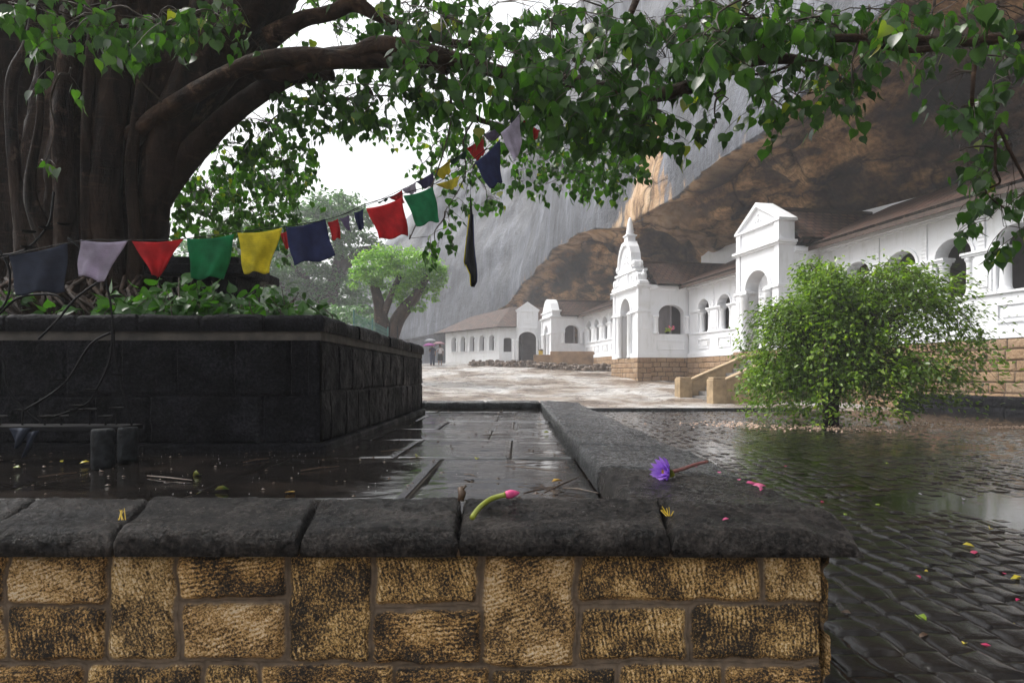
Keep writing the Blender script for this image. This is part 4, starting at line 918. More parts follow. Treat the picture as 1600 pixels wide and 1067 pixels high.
# round-topped gatehouse further back
g3 = Frame((2.72, 55.5), DV, NV); t3 = thing('gatehouse', 'narrow white gatehouse seen edge-on with a curved gable, far down the temple front', 'gatehouse', (2.72, 55.5, 1.5), 'white gatehouses along the temple front')
gate_base(t3, g3, 3.6, 1.5, 0.64, 4.75, (1.15, 2.45, 3.6, 0.65), 0.2, 121)
tier(t3, g3, 1.8, [(1.8, 4.92), (1.8, 5.3), (1.5, 5.5), (1.1, 6.0), (0.6, 6.35), (0, 6.45)], -0.7, 0.0)
tier(t3, g3, 1.8, [(1.95, 5.28), (1.95, 5.4)], -0.78, 0.08, 'tier_cornice')
cross_roof(t3, g3, 3.6, 4.95, 6.35, 6.5, front=-0.7)
r3 = Frame(g3.p(0.06, -0.56, 0), (0.981, 0.193), (0.193, -0.981)); ret_wall(r3, 0.0, 2.6, w3, 1.45, 5.05, op=(0.55, 1.75, 2.7, 3.75, 0.45), seed=37, plinth_z=-0.1)

# gatehouse facing the camera
g4 = Frame((-0.12, 60.0), (1, 0), (0, -1)); t4 = thing('gatehouse', 'small white gatehouse facing the viewer with a pointed gable over one wide arch', 'gatehouse', (-0.12, 60, 1.45), 'white gatehouses along the temple front')
mb = MB(); arch_wall(mb, g4, 0, 1.85, 1.2, 4.2, -0.6, 0, [(0.14, 1.68, 1.2, 3.35, 0.58)], 14); mb.build('front_wall', M['plaster'], t4)
mb = MB(); arch_mould(mb, g4, 0.14, 1.68, 3.35, 0.58, 0.14, -0.01, 0.06, 16); g4.box(mb, -0.4, 0.12, 0.001, .12, 3.2, 3.34); g4.box(mb, 1.7, 2.1, 0.001, .12, 3.2, 3.34); mb.build('arch_moulding', M['plaster'], t4)
for s_ in (-0.28, 0.02, 1.80, 2.02): column(g4, s_, 0.10, 1.45, 3.2, 0.10, t4)
mb = MB(); g4.box(mb, -0.02, 1.87, -0.6, 0.0, 4.2, 5.75); g4.box(mb, -0.08, 1.93, -0.62, 0.10, 4.2, 4.32); g4.box(mb, -0.10, 1.95, -0.62, 0.12, 5.68, 5.80); g4.box(mb, 0.55, 1.3, 0.001, 0.06, 4.6, 5.0); g4.box(mb, 0, 0.22, 0.001, 0.08, 4.32, 5.68); g4.box(mb, 1.63, 1.85, 0.001, 0.08, 4.32, 5.68); mb.build('parapet', M['plaster'], t4, bevel=0.015)
mb = MB(); g4.prism(mb, [(-0.1, 5.80), (1.95, 5.80), (0.925, 6.46)], -0.5, 0.02); mb.build('pediment', M['plaster'], t4)
mb = MB(); g4.prism(mb, [(-0.16, 5.80), (0.06, 5.80), (0.925, 6.40), (0.925, 6.55)], -0.55, 0.10); g4.prism(mb, [(2.01, 5.80), (0.925, 6.55), (0.925, 6.40), (1.79, 5.80)], -0.55, 0.10); mb.build('raking_cornice', M['plaster'], t4)
mb = MB(); g4.box(mb, 1.85, 3.3, -0.5, -0.05, 1.2, 4.6); g4.box(mb, 1.87, 2.2, -0.49, 0.02, 4.6, 4.9); mb.build('side_wall', M['plaster'], t4)
mb = MB(); g4.box(mb, -0.1, 2.0, -5, -4.9, 1.2, 4.5); mb.build('back_wall', M['inner'], t4)
# wing 4
t5 = thing('verandah_wing', 'farthest white verandah wing with five arched windows and a low hipped roof', 'temple wing', (-2, 61.3, 1.4), 'white verandah wings under the cliff')
fa = Frame((-1.75, 61.2), (1, 0), (0, -1)); mb = MB(); arch_wall(mb, fa, 0, 1.62, 1.0, 4.45, -0.4, 0, [(0.42, 1.12, 2.2, 3.35, 0.12)]); mb.build('return_wall', M['plaster'], t5)
mb = MB(); fa.box(mb, 0, 1.62, -2.6, -2.5, 1, 4.4); mb.build('back_wall', M['inner'], t5)
fb = Frame((-1.75, 61.2), (-5.35, 5.3), (-0.70, -0.71)); Lb = 7.53; ops = [(0.55+1.33*k, 1.25+1.33*k, 2.35, 3.45, 0.32) for k in range(5)]
mb = MB(); arch_wall(mb, fb, 0, Lb, 0.8, 4.4, -0.4, 0, ops); mb.build('wall', M['plaster'], t5)
for a, b, zl, zs, r_ in ops:
    mb = MB(); arch_mould(mb, fb, a, b, zs, r_, 0.09, -0.02, 0.05); fb.box(mb, a-0.28, a+0.04, 0.0, .07, zs-.1, zs); fb.box(mb, b-0.04, b+0.28, 0.0, .07, zs-.1, zs); fb.box(mb, a-0.05, b+0.05, 0, 0.05, zl-0.08, zl-0.003); mb.build('arch_moulding', M['plaster'], t5)
    column(fb, a-0.06, 0.02, zl, zs-0.1, 0.09, t5); column(fb, b+0.06, 0.02, zl, zs-0.1, 0.09, t5)
mb = MB(); fb.box(mb, 0, Lb, -3.0, -2.9, 1, 4.4); fb.box(mb, Lb-0.3, Lb, -2.9, -0.4, 0.8, 4.4); mb.build('back_wall', M['inner'], t5)
E0, E1, E2 = Vector((-8.35, 67.2, 4.22)), Vector((-2.0, 60.6, 4.40)), Vector((-0.15, 60.4, 4.40)); R1_, R2_ = Vector((-0.73, 65, 6.58)), Vector((-4.7, 69, 6.05)); R3_ = Vector((3.5, 65, 6.58)); E3 = Vector((3.5, 60.6, 4.4))
roof_quad('roof', [(E0, E1, R1_, R2_), (E1, E2, R1_+Vector((.05, 0, 0)), R1_), (E2+Vector((.02, .65, .1)), E3+Vector((0, .65, .1)), R3_, R1_)], t5)

# ------------------------------------------------------------ stairs up to the gabled gatehouse
st = thing('staircase', 'ochre cement staircase with sloping side walls left of the bush', 'stairs', (7.6, 25.6, GZ))
sf = Frame((6.50, 26.9), (0.981, 0.193), (0.193, -0.981))     # s up the stairs, d towards the camera
SW = 2.45
for k in range(11):
    mb = MB(); sf.box(mb, 0.35+k*0.29, 3.7, 0.0, SW, -1.25+(k)*0.187, -0.93+(k+1)*0.176); mb.build('step', M['steps'], st, bevel=0.012)
for d0 in (-0.30, SW):
    mb = MB(); sf.prism(mb, [(0.30, -1.2), (3.55, -1.2), (3.55, 1.02), (3.35, 1.02), (0.30, -0.22)], d0+0.02, d0+0.28); mb.build('side_wall', M['stairs'], st, bevel=0.02)
    mb = MB(); sf.prism(mb, [(0.28, -0.22), (3.36, 1.03), (3.56, 1.03), (3.56, 1.12), (3.34, 1.12), (0.28, -0.12)], d0-0.02, d0+0.32); mb.build('handrail_slab', M['stairs'], st, bevel=0.02)
    mb = MB(); sf.box(mb, -0.2, 0.34, d0-0.10, d0+0.40, -1.2, -0.10); mb.build('pedestal', M['stairs'], st, bevel=0.03)
    mb = MB(); sf.box(mb, -0.17, 0.31, d0-0.07, d0+0.37, -0.10, -0.03); mb.build('pedestal_cap', M['stairs'], st, bevel=0.03)
# dark kerb at the edge of the courtyard
kb = MB(); kb.box(1.05, 8.8, 20.50, 20.72, -1.2, -0.95); o = kb.build('kerb', M['kerb'], bevel=0.02); tag(o, 'low black kerb between the wet courtyard and the pale bedrock', 'kerb')

# rubble wall of loose stones on the bedrock
rw = MB(); random.seed(3)
for k in range(520):
    u = random.random(); X = -3.6+u*9.6; Y = 51.5-u*8; z = float(bed_z(X, Y)); lev = random.choice([0, 0, 1, 1, 2]); r_ = random.uniform(.09, .20)
    if lev == 2 and random.random() < 0.5: continue
    c0 = Vector((X, Y+random.uniform(-.25, .25), z+0.06+lev*0.15)); vs = []; fs = []
    n1, n2 = 6, 5
    sx, sy, sz = r_*random.uniform(1, 1.7), r_, r_*random.uniform(.6, .9)
    for i in range(1, n2):
        for j in range(n1):
            th = pi*i/n2; ph = 2*pi*j/n1; q = random.uniform(.85, 1.12)
            vs.append(c0+Vector((sin(th)*cos(ph)*sx*q, sin(th)*sin(ph)*sy*q, cos(th)*sz*q)))
    for i in range(n2-2):
        for j in range(n1): fs.append((i*n1+j, (i+1)*n1+j, (i+1)*n1+(j+1) % n1, i*n1+(j+1) % n1))
    fs.append(tuple(range(n1))); fs.append(tuple(range((n2-2)*n1+n1-1, (n2-2)*n1-1, -1)))
    rw.add(vs, fs)
tag(rw.build('rubble_wall', simple('rubble', (0.13, 0.095, 0.07), 0.7, 0.55, 2.5)), 'low dry wall of loose brown stones across the bedrock before the far wing', 'wall')
mb = MB(); mb.box(2.5, 7.6, 53.3, 53.9, -0.3, 1.95); mb.box(7.0, 8.2, 49.6, 50.2, -0.5, 1.5); mb.box(1.2, 2.6, 53.6, 53.95, 0.2, 1.7)
tag(mb.build('terrace_kerb_wall', simple('brown_wall', (0.26, 0.16, 0.09), 0.7, 0.5, 1.2, bump=.5), bevel=0.03), 'brown retaining wall below the far verandah arches', 'wall')
bn = thing('litter_bin', 'yellow litter bin beside the small arched gatehouse', 'bin', (1.95, 58.0, 1.45))
mb = MB(); mb.lathe((1.95, 58.0, 1.45), [(.2, 0), (.24, .7), (.25, .72)], 14); mb.build('body', M['yellow'], bn, smoothf=True)
mb = MB(); mb.lathe((1.95, 58.0, 2.18), [(.26, 0), (.24, .08), (.08, .14)], 14); mb.build('lid', M['darkwood'], bn, smoothf=True)

# green mesh fence on the terrace, far left
fe = thing('mesh_fence', 'green mesh fence with thin posts on the terrace below the pale round tree', 'fence', (-6.5, 30, 0.9))
def fpt(px, top, Y): return at(px, top, Y)
pts = [fpt(553, 489, 27), fpt(582, 502, 29.5), fpt(606, 515, 32)]
for i in range(2):
    a, b = pts[i], pts[i+1]; mb = MB(); n_ = 30
    for k in range(n_+1):
        p = a.lerp(b, k/n_); mb.tube([Vector((p.x, p.y, 0.9)), p], 0.007, 4)
    for k in range(9):
        h = k/8; mb.tube([Vector((a.x, a.y, 0.95+(a.z-0.95)*h)), Vector((b.x, b.y, 0.95+(b.z-0.95)*h))], 0.007, 4)
    mb.build('mesh_panel', M['teal'], fe)
for p in pts+[fpt(609, 508, 32), fpt(621, 513, 33)]:
    mb = MB(); mb.tube([Vector((p.x, p.y, 0.8)), p+Vector((0, 0, 0.12))], 0.035, 6); mb.build('post', M['teal'] if p in pts else M['iron'], fe)
# ------------------------------------------------------------ leaves and limbs
def leaf_tpl(kind='heart'):
    if kind == 'heart':
        h = [(0.16, -0.05), (0.40, 0.02), (0.52, 0.22), (0.45, 0.46), (0.27, 0.68), (0.10, 0.84), (0.03, 1.02)]
        mid = [(0, 0, 0), (0, 0.45, -0.04), (0, 0.85, -0.14), (0, 1.25, -0.30)]
        V = [*mid]
        for sg in (1, -1):
            for x, y in h: V.append((sg*x, y, 0.16*x-0.16*y*y))
        V = np.array(V); R_ = [4, 5, 6, 7, 8, 9, 10]; L_ = [11, 12, 13, 14, 15, 16, 17]
        F6 = []; F5 = []
        q = [(0, 4, 5, 6), (0, 6, 7, 1), (1, 7, 8, 2), (2, 8, 9, 3), ]
        F = [(0, 4, 5, 6), (0, 6, 7, 1), (1, 7, 8, 2), (2, 8, 9, 10), (2, 10, 3, 3)]
        F = [(0, 4, 5, 6), (0, 6, 7, 1), (1, 7, 8, 2), (2, 8, 9, 10)]
        Fl = [(b, a, d, c) for a, b, c, d in [(0, 11, 12, 13)]]
        Fl = [(0, 13, 12, 11), (0, 1, 14, 13), (1, 2, 15, 14), (2, 17, 16, 15)]
        tri = [(2, 10, 3), (2, 3, 17)]
        return V, np.array(F+Fl), np.array(tri)
    if kind == 'oval':
        V = np.array([(0, 0, 0), (0.27, 0.35, 0.07), (0.22, 0.72, 0.03), (0, 1.05, -0.06), (-0.22, 0.72, 0.03), (-0.27, 0.35, 0.07), (0, 0.5, -0.02)])
        return V, np.array([(0, 1, 2, 6), (6, 2, 3, 4), (0, 6, 4, 5)]), None
    if kind == 'petal':
        V = np.array([(0, 0, 0), (0.13, 0.4, 0.04), (0.11, 0.8, 0.03), (0, 1.05, -0.03), (-0.11, 0.8, 0.03), (-0.13, 0.4, 0.04), (0, 0.5, -0.01)])
        return V, np.array([(0, 1, 2, 6), (6, 2, 3, 4), (0, 6, 4, 5)]), None
    if kind == 'tuft':
        V = np.array([(0, 0, 0), (0.35, 0.5, 0.12), (0, 1.0, -0.1), (-0.35, 0.5, 0.12)])
        return V, np.array([(0, 1, 2, 3)]), None
def scatter(name, P, T, Nn, S, rnd, kind, m, parent):
    V, Q, TR = leaf_tpl(kind); n = len(P); k = len(V)
    T = T/np.linalg.norm(T, axis=1, keepdims=True); X = np.cross(T, Nn); X /= (np.linalg.norm(X, axis=1, keepdims=True)+1e-9); Z = np.cross(X, T)
    cu = RNG.uniform(-0.9, 2.6, n)[:, None, None]; wd = RNG.uniform(0.75, 1.1, n)[:, None, None]
    W_ = P[:, None, :]+S[:, None, None]*(V[None, :, 0:1]*wd*X[:, None, :]+V[None, :, 1:2]*T[:, None, :]+V[None, :, 2:3]*cu*Z[:, None, :])
    fs = [(Q[None]+(np.arange(n)*k)[:, None, None]).reshape(-1, 4)]
    if TR is not None: fs.append((TR[None]+(np.arange(n)*k)[:, None, None]).reshape(-1, 3))
    a = np.repeat(rnd, k); at_ = np.stack([a, a, a], 1)
    return link_mesh(name, np_mesh(name, W_.reshape(-1, 3), fs, smoothf=(kind != 'tuft'), attr={'rnd': at_}), m, parent)
def catm(P, n):
    P = np.array(P, float); t = np.linspace(0, len(P)-1, n); i = np.clip(t.astype(int), 0, len(P)-2); f = (t-i)[:, None]
    p0 = P[np.maximum(i-1, 0)]; p1 = P[i]; p2 = P[i+1]; p3 = P[np.minimum(i+2, len(P)-1)]
    return 0.5*((2*p1)+(-p0+p2)*f+(2*p0-5*p1+4*p2-p3)*f*f+(-p0+3*p1-3*p2+p3)*f**3)
def fluted(name, pts4, m, parent, n=28, rings=40, flute=0.10, knob=0.08, seed=0, lobes=7):
    """tube through (x,y,z,r) with flutes and knobs"""
    C = catm(pts4, rings); c = C[:, :3]; r = C[:, 3]
    T = np.gradient(c, axis=0); T /= np.linalg.norm(T, axis=1, keepdims=True)
    a = np.zeros_like(c); v = np.cross(T[0], (0.2, 0.95, 0.1)); v /= np.linalg.norm(v)
    for i in range(rings):
        v = v-T[i]*v.dot(T[i]); v /= np.linalg.norm(v); a[i] = v
    b = np.cross(T, a); th = np.linspace(0, 2*pi, n, endpoint=False)
    L = np.r_[0, np.cumsum(np.linalg.norm(np.diff(c, axis=0), axis=1))]
    TH, LL = np.meshgrid(th, L); RR = r[:, None]*np.ones_like(TH)
    fl = flute*(0.6*np.cos(lobes*TH+1.3*np.sin(LL*0.8+seed)+2*vnoise(LL*0.7, 0, 0, seed))+0.9*fbm(np.cos(TH)*2.2+seed, np.sin(TH)*2.2, LL*0.35, 3, seed))
    kn = 0.55*knob*fbm(np.cos(TH)*7, np.sin(TH)*7, LL*5, 4, seed+8, 0.65)+knob*fbm(np.cos(TH)*1.6*1, np.sin(TH)*1.6, LL*2.2/np.maximum(1, 1), 4, seed+3)
    RR = RR*(1+fl+kn)
    V = c[:, None, :]+RR[..., None]*(np.cos(TH)[..., None]*a[:, None, :]+np.sin(TH)[..., None]*b[:, None, :])
    me = np_mesh(name, V.reshape(-1, 3), [grid_faces(rings, n, 0, wrap=True)])
    return link_mesh(name, me, m, parent)
def P4(px, py, Y, rpx): v = at(px, py, Y); return (v.x, v.y, v.z, rpx/F*Y)

bt = thing('bodhi_tree', 'huge dark fluted bodhi tree in the black terrace, limbs spreading over the whole view', 'tree', (-4.4, 7.3, 0.36))
TY = 7.3
fluted('trunk', [P4(150, 545, TY, 150), P4(152, 490, TY, 118), P4(152, 430, TY, 98), P4(150, 340, TY, 88), P4(160, 240, TY, 92), P4(195, 130, TY+.1, 100), P4(250, 0, TY+.2, 92), P4(270, -160, TY+.3, 80), P4(300, -300, TY+.3, 60), P4(330, -420, TY+.3, 30)], M['bark'], bt, n=110, rings=110, flute=0.16, knob=0.12, seed=3, lobes=9)
for i, (ps, s_) in enumerate([
    ([P4(228, 470, TY-.55, 24), P4(235, 400, TY-.6, 21), P4(242, 300, TY-.7, 24), P4(262, 200, TY-.75, 26), P4(300, 110, TY-.7, 24), P4(320, 0, TY-.6, 22)], 1),
    ([P4(112, 520, TY-.7, 26), P4(104, 420, TY-.8, 19), P4(102, 300, TY-.85, 16), P4(96, 180, TY-.85, 15), P4(112, 60, TY-.8, 15), P4(118, -60, TY-.8, 14)], 2),
    ([P4(180, 520, TY-.7, 30), P4(170, 420, TY-.8, 24), P4(165, 300, TY-.85, 22), P4(175, 180, TY-.8, 22), P4(180, 60, TY-.7, 24), P4(170, -60, TY-.7, 24)], 3),
    ([P4(60, 500, TY-.3, 40), P4(58, 420, TY-.4, 30), P4(40, 340, TY-.45, 17), P4(22, 250, TY-.5, 9), P4(18, 130, TY-.55, 8), P4(45, 70, TY-.55, 8), P4(60, -10, TY-.55, 7)], 4),
    ([P4(90, 400, TY-.6, 20), P4(48, 310, TY-.75, 10), P4(62, 190, TY-.8, 5.5), P4(66, 90, TY-.8, 5), P4(90, 20, TY-.8, 6)], 5),
    ([P4(20, 520, TY+.7, 90), P4(15, 400, TY+.7, 82), P4(10, 250, TY+.7, 72), P4(14, 100, TY+.7, 74), P4(20, -60, TY+.7, 84), P4(60, -220, TY+.6, 76), P4(120, -360, TY+.5, 50)], 6),
    ([P4(140, 500, TY-.8, 14), P4(138, 400, TY-.92, 10), P4(134, 250, TY-.95, 8), P4(140, 100, TY-.9, 7), P4(150, 0, TY-.9, 7)], 7),
    ([P4(205, 500, TY-.75, 16), P4(212, 380, TY-.85, 11), P4(205, 260, TY-.88, 9), P4(222, 140, TY-.85, 9), P4(240, 30, TY-.85, 9)], 8)]):
    fluted('aerial_root', ps, M['bark'], bt, n=26, rings=50, flute=0.10, knob=0.16, seed=s_*5, lobes=4)
LIMBS = []
def limb(pp, seed, m='limb', flute=0.06, knob=0.12, n=22, rings=44):
    LIMBS.append([(p[0], p[1], p[2]) for p in pp]); return fluted('limb', pp, M[m], bt, n=n, rings=rings, flute=flute, knob=knob, seed=seed, lobes=3)
limb([P4(150, 400, TY, 56), P4(186, 300, TY-.1, 60), P4(232, 200, TY-.25, 62), P4(300, 110, TY-.4, 58), P4(376, 30, TY-.5, 52), P4(440, -70, TY-.6, 46)], 11, 'bark', 0.12, 0.10, 60, 70)
limb([P4(200, 300, TY+.3, 52), P4(262, 190, TY+.3, 52), P4(325, 80, TY+.3, 52), P4(360, -60, TY+.3, 54)], 14, 'bark', 0.1, 0.1, 40, 50)
limb([P4(165, 340, TY+.2, 50), P4(240, 262, TY+.2, 40), P4(310, 180, TY+.2, 40), P4(380, 60, TY+.2, 44), P4(400, -60, TY+.2, 44)], 13, 'bark', 0.1, 0.1, 40, 50)
limb([P4(160, 240, TY, 50), P4(215, 120, TY-.2, 50), P4(250, 0, TY-.3, 50), P4(262, -100, TY-.3, 50)], 12, 'bark', 0.12, 0.1, 50, 50)
limb([P4(205, 215, TY-.75, 16), P4(262, 172, TY-.95, 14), P4(330, 130, TY-1.1, 13), P4(400, 98, TY-1.2, 13), P4(470, 88, TY-1.3, 13), P4(540, 90, TY-1.4, 12), P4(590, 72, TY-1.5, 14), P4(650, 78, TY-1.6, 13), P4(720, 95, TY-1.7, 11), P4(800, 118, TY-1.8, 10), P4(900, 128, TY-1.9, 10), P4(1000, 150, TY-2.0, 10), P4(1080, 135, TY-2.1, 11), P4(1130, 102, TY-2.15, 11), P4(1230, 92, TY-2.2, 8), P4(1300, 112, TY-2.2, 5)], 21, 'limb', 0.06, 0.16, 26, 150)
limb([P4(400, 110, TY-1.0, 12), P4(430, 118, TY-1.0, 14), P4(500, 95, TY-1.3, 16), P4(570, 90, TY-1.4, 18), P4(640, 92, TY-1.5, 15), P4(700, 110, TY-1.6, 8)], 22, 'limb')
limb([P4(222, 350, TY-.5, 22), P4(268, 278, TY-.6, 20), P4(325, 212, TY-.75, 18), P4(390, 155, TY-.9, 16), P4(455, 120, TY-1.0, 13), P4(520, 118, TY-1.1, 8)], 23, 'bark')
limb([P4(420, 60, TY-.6, 17), P4(470, 32, TY-.7, 12), P4(520, 20, TY-.8, 11), P4(553, 6, TY-.9, 12), P4(590, 26, TY-.9, 8), P4(640, 48, TY-1.0, 7), P4(720, 70, TY-1, 6), P4(800, 60, TY-1.0, 4)], 24)
limb([P4(553, 6, TY-.9, 10), P4(600, -30, TY-.9, 8), P4(700, -60, TY-1, 7)], 25)
limb([P4(1100, 110, TY-2.1, 7), P4(1190, 70, TY-2.2, 6), P4(1290, 60, TY-2.4, 6), P4(1400, 62, TY-2.5, 7), P4(1500, 66, TY-2.5, 8), P4(1610, 55, TY-2.5, 8), P4(1800, 40, TY-2.5, 8)], 26)
limb([P4(1510, 66, TY-2.5, 5), P4(1430, 78, TY-2.6, 5), P4(1340, 66, TY-2.6, 3)], 27)
limb([P4(1525, 78, TY-2.6, 3.5), P4(1520, 130, TY-2.7, 3.2), P4(1522, 172, TY-2.7, 3), P4(1556, 195, TY-2.75, 2.6), P4(1580, 240, TY-2.8, 2.4), P4(1612, 300, TY-2.8, 2)], 28, n=10)
limb([P4(1556, 195, TY-2.75, 2.6), P4(1555, 260, TY-2.8, 2), P4(1562, 285, TY-2.8, 1.8), P4(1540, 300, TY-2.8, 1.5), P4(1575, 330, TY-2.8, 1.4)], 29, n=8)
limb([P4(1002, -20, TY-1.7, 6), P4(990, 10, TY-1.8, 5.5), P4(972, 50, TY-1.9, 4.5), P4(940, 100, TY-2, 4)], 30, n=10)
limb([P4(690, 130, TY-1.3, 4), P4(722, 160, TY-1.2, 5), P4(745, 185, TY-1.2, 4.5), P4(775, 195, TY-1.2, 4), P4(810, 205, TY-1.2, 2.5)], 31, n=10)
limb([P4(560, 120, TY-.6, 3.5), P4(580, 150, TY-.4, 3.5), P4(540, 155, TY-.3, 2.5)], 32, n=8)
limb([P4(1250, 95, TY-2.2, 2.5), P4(1200, 115, TY-2.3, 2), P4(1140, 118, TY-2.3, 1.6), P4(1122, 145, TY-2.3, 1.3), P4(1085, 148, TY-2.3, 1)], 33, n=8)
limb([P4(960, 190, TY, 4), P4(990, 215, TY+.2, 3), P4(1000, 250, TY+.4, 2)], 34, n=8)

CL = [  # px, py, rx, ry, Y, dY, leaf size, sprays
 (60, 12, 60, 22, 5.2, .4, .115, 16), (150, 38, 110, 40, 5.2, .4, .12, 40), (255, 55, 80, 45, 5.2, .4, .12, 34), (330, 30, 60, 35, 5.4, .5, .115, 20), (90, 130, 22, 22, 5.4, .1, .11, 3), (70, 262, 18, 16, 5.6, .1, .11, 3),(108,122,14,16,5.5,.1,.11,3),
 (520, 60, 120, 50, 7.4, .8, .11, 40), (600, 150, 130, 42, 6.2, .6, .11, 44), (470, 150, 60, 48, 6.4, .5, .11, 30), (420, 210, 75, 45, 7.4, .8, .10, 64), (345, 245, 60, 40, 8.2, .6, .10, 44), (440, 265, 50, 40, 8.4, .8, .10, 44), (400, 385, 90, 36, 10.5, 1, .10, 60), (300, 300, 40, 30, 8.6, .5, .10, 20), (480, 180, 40, 40, 7.6, .6, .10, 20), (320, 320, 60, 60, 9.0, 1.0, .10, 120), (370, 350, 70, 50, 9.6, 1.0, .10, 90), (420, 320, 70, 50, 9.5, 1.0, .10, 90), (400, 270, 80, 40, 9.2, .8, .10, 60), (455, 300, 40, 50, 9.8, .6, .10, 40), (550, 178, 80, 22, 6.8, .5, .105, 20), (600,205,50,16,8.4,.4,.09,14),
 (690, 50, 110, 60, 5.4, .7, .12, 70), (640, 20, 90, 26, 6.0, .6, .12, 20), (760, 110, 120, 60, 5.2, .7, .12, 85), (700, 140, 90, 40, 5.6, .6, .12, 50), (860, 60, 120, 62, 5.2, .8, .12, 75), (900, 130, 110, 60, 5.0, .7, .12, 75), (860, 175, 80, 34, 5.4, .5, .115, 34), (990, 90, 90, 80, 5.0, .7, .12, 62), (960, 195, 70, 40, 5.6, .5, .11, 36), (1000, 180, 50, 36, 5.2, .4, .11, 22), (1080, 60, 90, 60, 5.0, .6, .12, 46),
 (1180, 50, 100, 50, 4.8, .6, .12, 50), (1160, 20, 80, 30, 4.4, .4, .125, 20), (1125, 70, 40, 50, 3.9, .3, .125, 14), (1270, 45, 100, 46, 4.8, .6, .12, 50), (1260, 130, 90, 32, 4.9, .5, .11, 34), (1330, 120, 40, 50, 4.9, .4, .11, 22), (1200, 160, 50, 26, 5.0, .3, .105, 14), (1120, 165, 40, 26, 5.0, .3, .10, 7), (1120, 198, 18, 14, 5.0, .2, .10, 3), (1230, 178, 40, 16, 5.0, .3, .10, 7),
 (1360, 30, 100, 40, 4.8, .6, .12, 34), (1460, 25, 90, 34, 4.8, .6, .115, 16), (1560, 25, 70, 36, 4.6, .5, .12, 22), (1570, 110, 40, 50, 4.6, .4, .115, 16), (1480, 130, 40, 30, 4.7, .3, .11, 7), (1520, 190, 50, 40, 4.6, .3, .105, 14), (1500, 250, 30, 35, 4.6, .3, .10, 7), (1570, 260, 30, 60, 4.6, .3, .105, 13), (1555, 330, 36, 50, 4.5, .3, .10, 12), (1590, 330, 20, 50, 4.5, .2, .105, 6), (1440,95,40,20,4.7,.3,.10,6),
 (690, 235, 46, 40, 9.0, .8, .10, 34), (740, 280, 56, 50, 9.2, .8, .10, 46), (850, 250, 90, 50, 8.6, .8, .105, 84), (930, 240, 80, 46, 7.6, .8, .105, 64), (890, 290, 70, 30, 8.6, .7, .10, 38), (970, 265, 28, 34, 8.0, .5, .10, 16), (760, 320, 26, 16, 9.2, .3, .09, 7), (695, 345, 22, 36, 7.2, .3, .10, 9), (640, 378, 34, 10, 5.6, .1, .10, 3), (680, 385, 14, 12, 7.2, .1, .10, 2), (660,265,20,20,9,.3,.09,6),(700,200,50,30,7.4,.6,.10,20),(800,200,60,30,6.6,.6,.11,26), (1010,215,30,18,5.4,.3,.105,10),(1040,190,24,30,5.1,.2,.11,9),
 (1090, 20, 60, 30, 6.5, .6, .11, 20), (950, 30, 90, 40, 7.5, 1, .11, 30), (780, 20, 120, 40, 7.5, 1, .11, 40), (520, 10, 90, 30, 8.5, 1, .11, 30), (430, 60, 40, 40, 8.5, .6, .11, 16),(1230,20,80,30,6.5,.6,.11,14),
 (700, -110, 400, 90, 6.4, 1.5, .12, 130), (1150, -130, 350, 100, 5.4, 1.2, .12, 90), (300, -120, 260, 90, 6.4, 1.5, .12, 70), (1500, -100, 150, 80, 4.9, .6, .12, 30)]
SH = [(-4.5, 5.5, 6.0, 2.6, 2.4, 150), (-2.2, 4.6, 5.4, 2.0, 2.2, 130), (-4.5, 2.6, 5.2, 2.2, 1.8, 110), (-1.6, 7.5, 6.2, 2.4, 2.4, 110), (1.2, 5.0, 4.6, 1.8, 1.6, 60), (-6.0, 8.5, 6.5, 2.5, 2.5, 80)]  # unseen crown clusters overhead, added to shade the terrace; x, y, z, rx, ry, sprays
lp, lt, ln_, ls, lr = [], [], [], [], []; tw = MB()
random.seed(21)
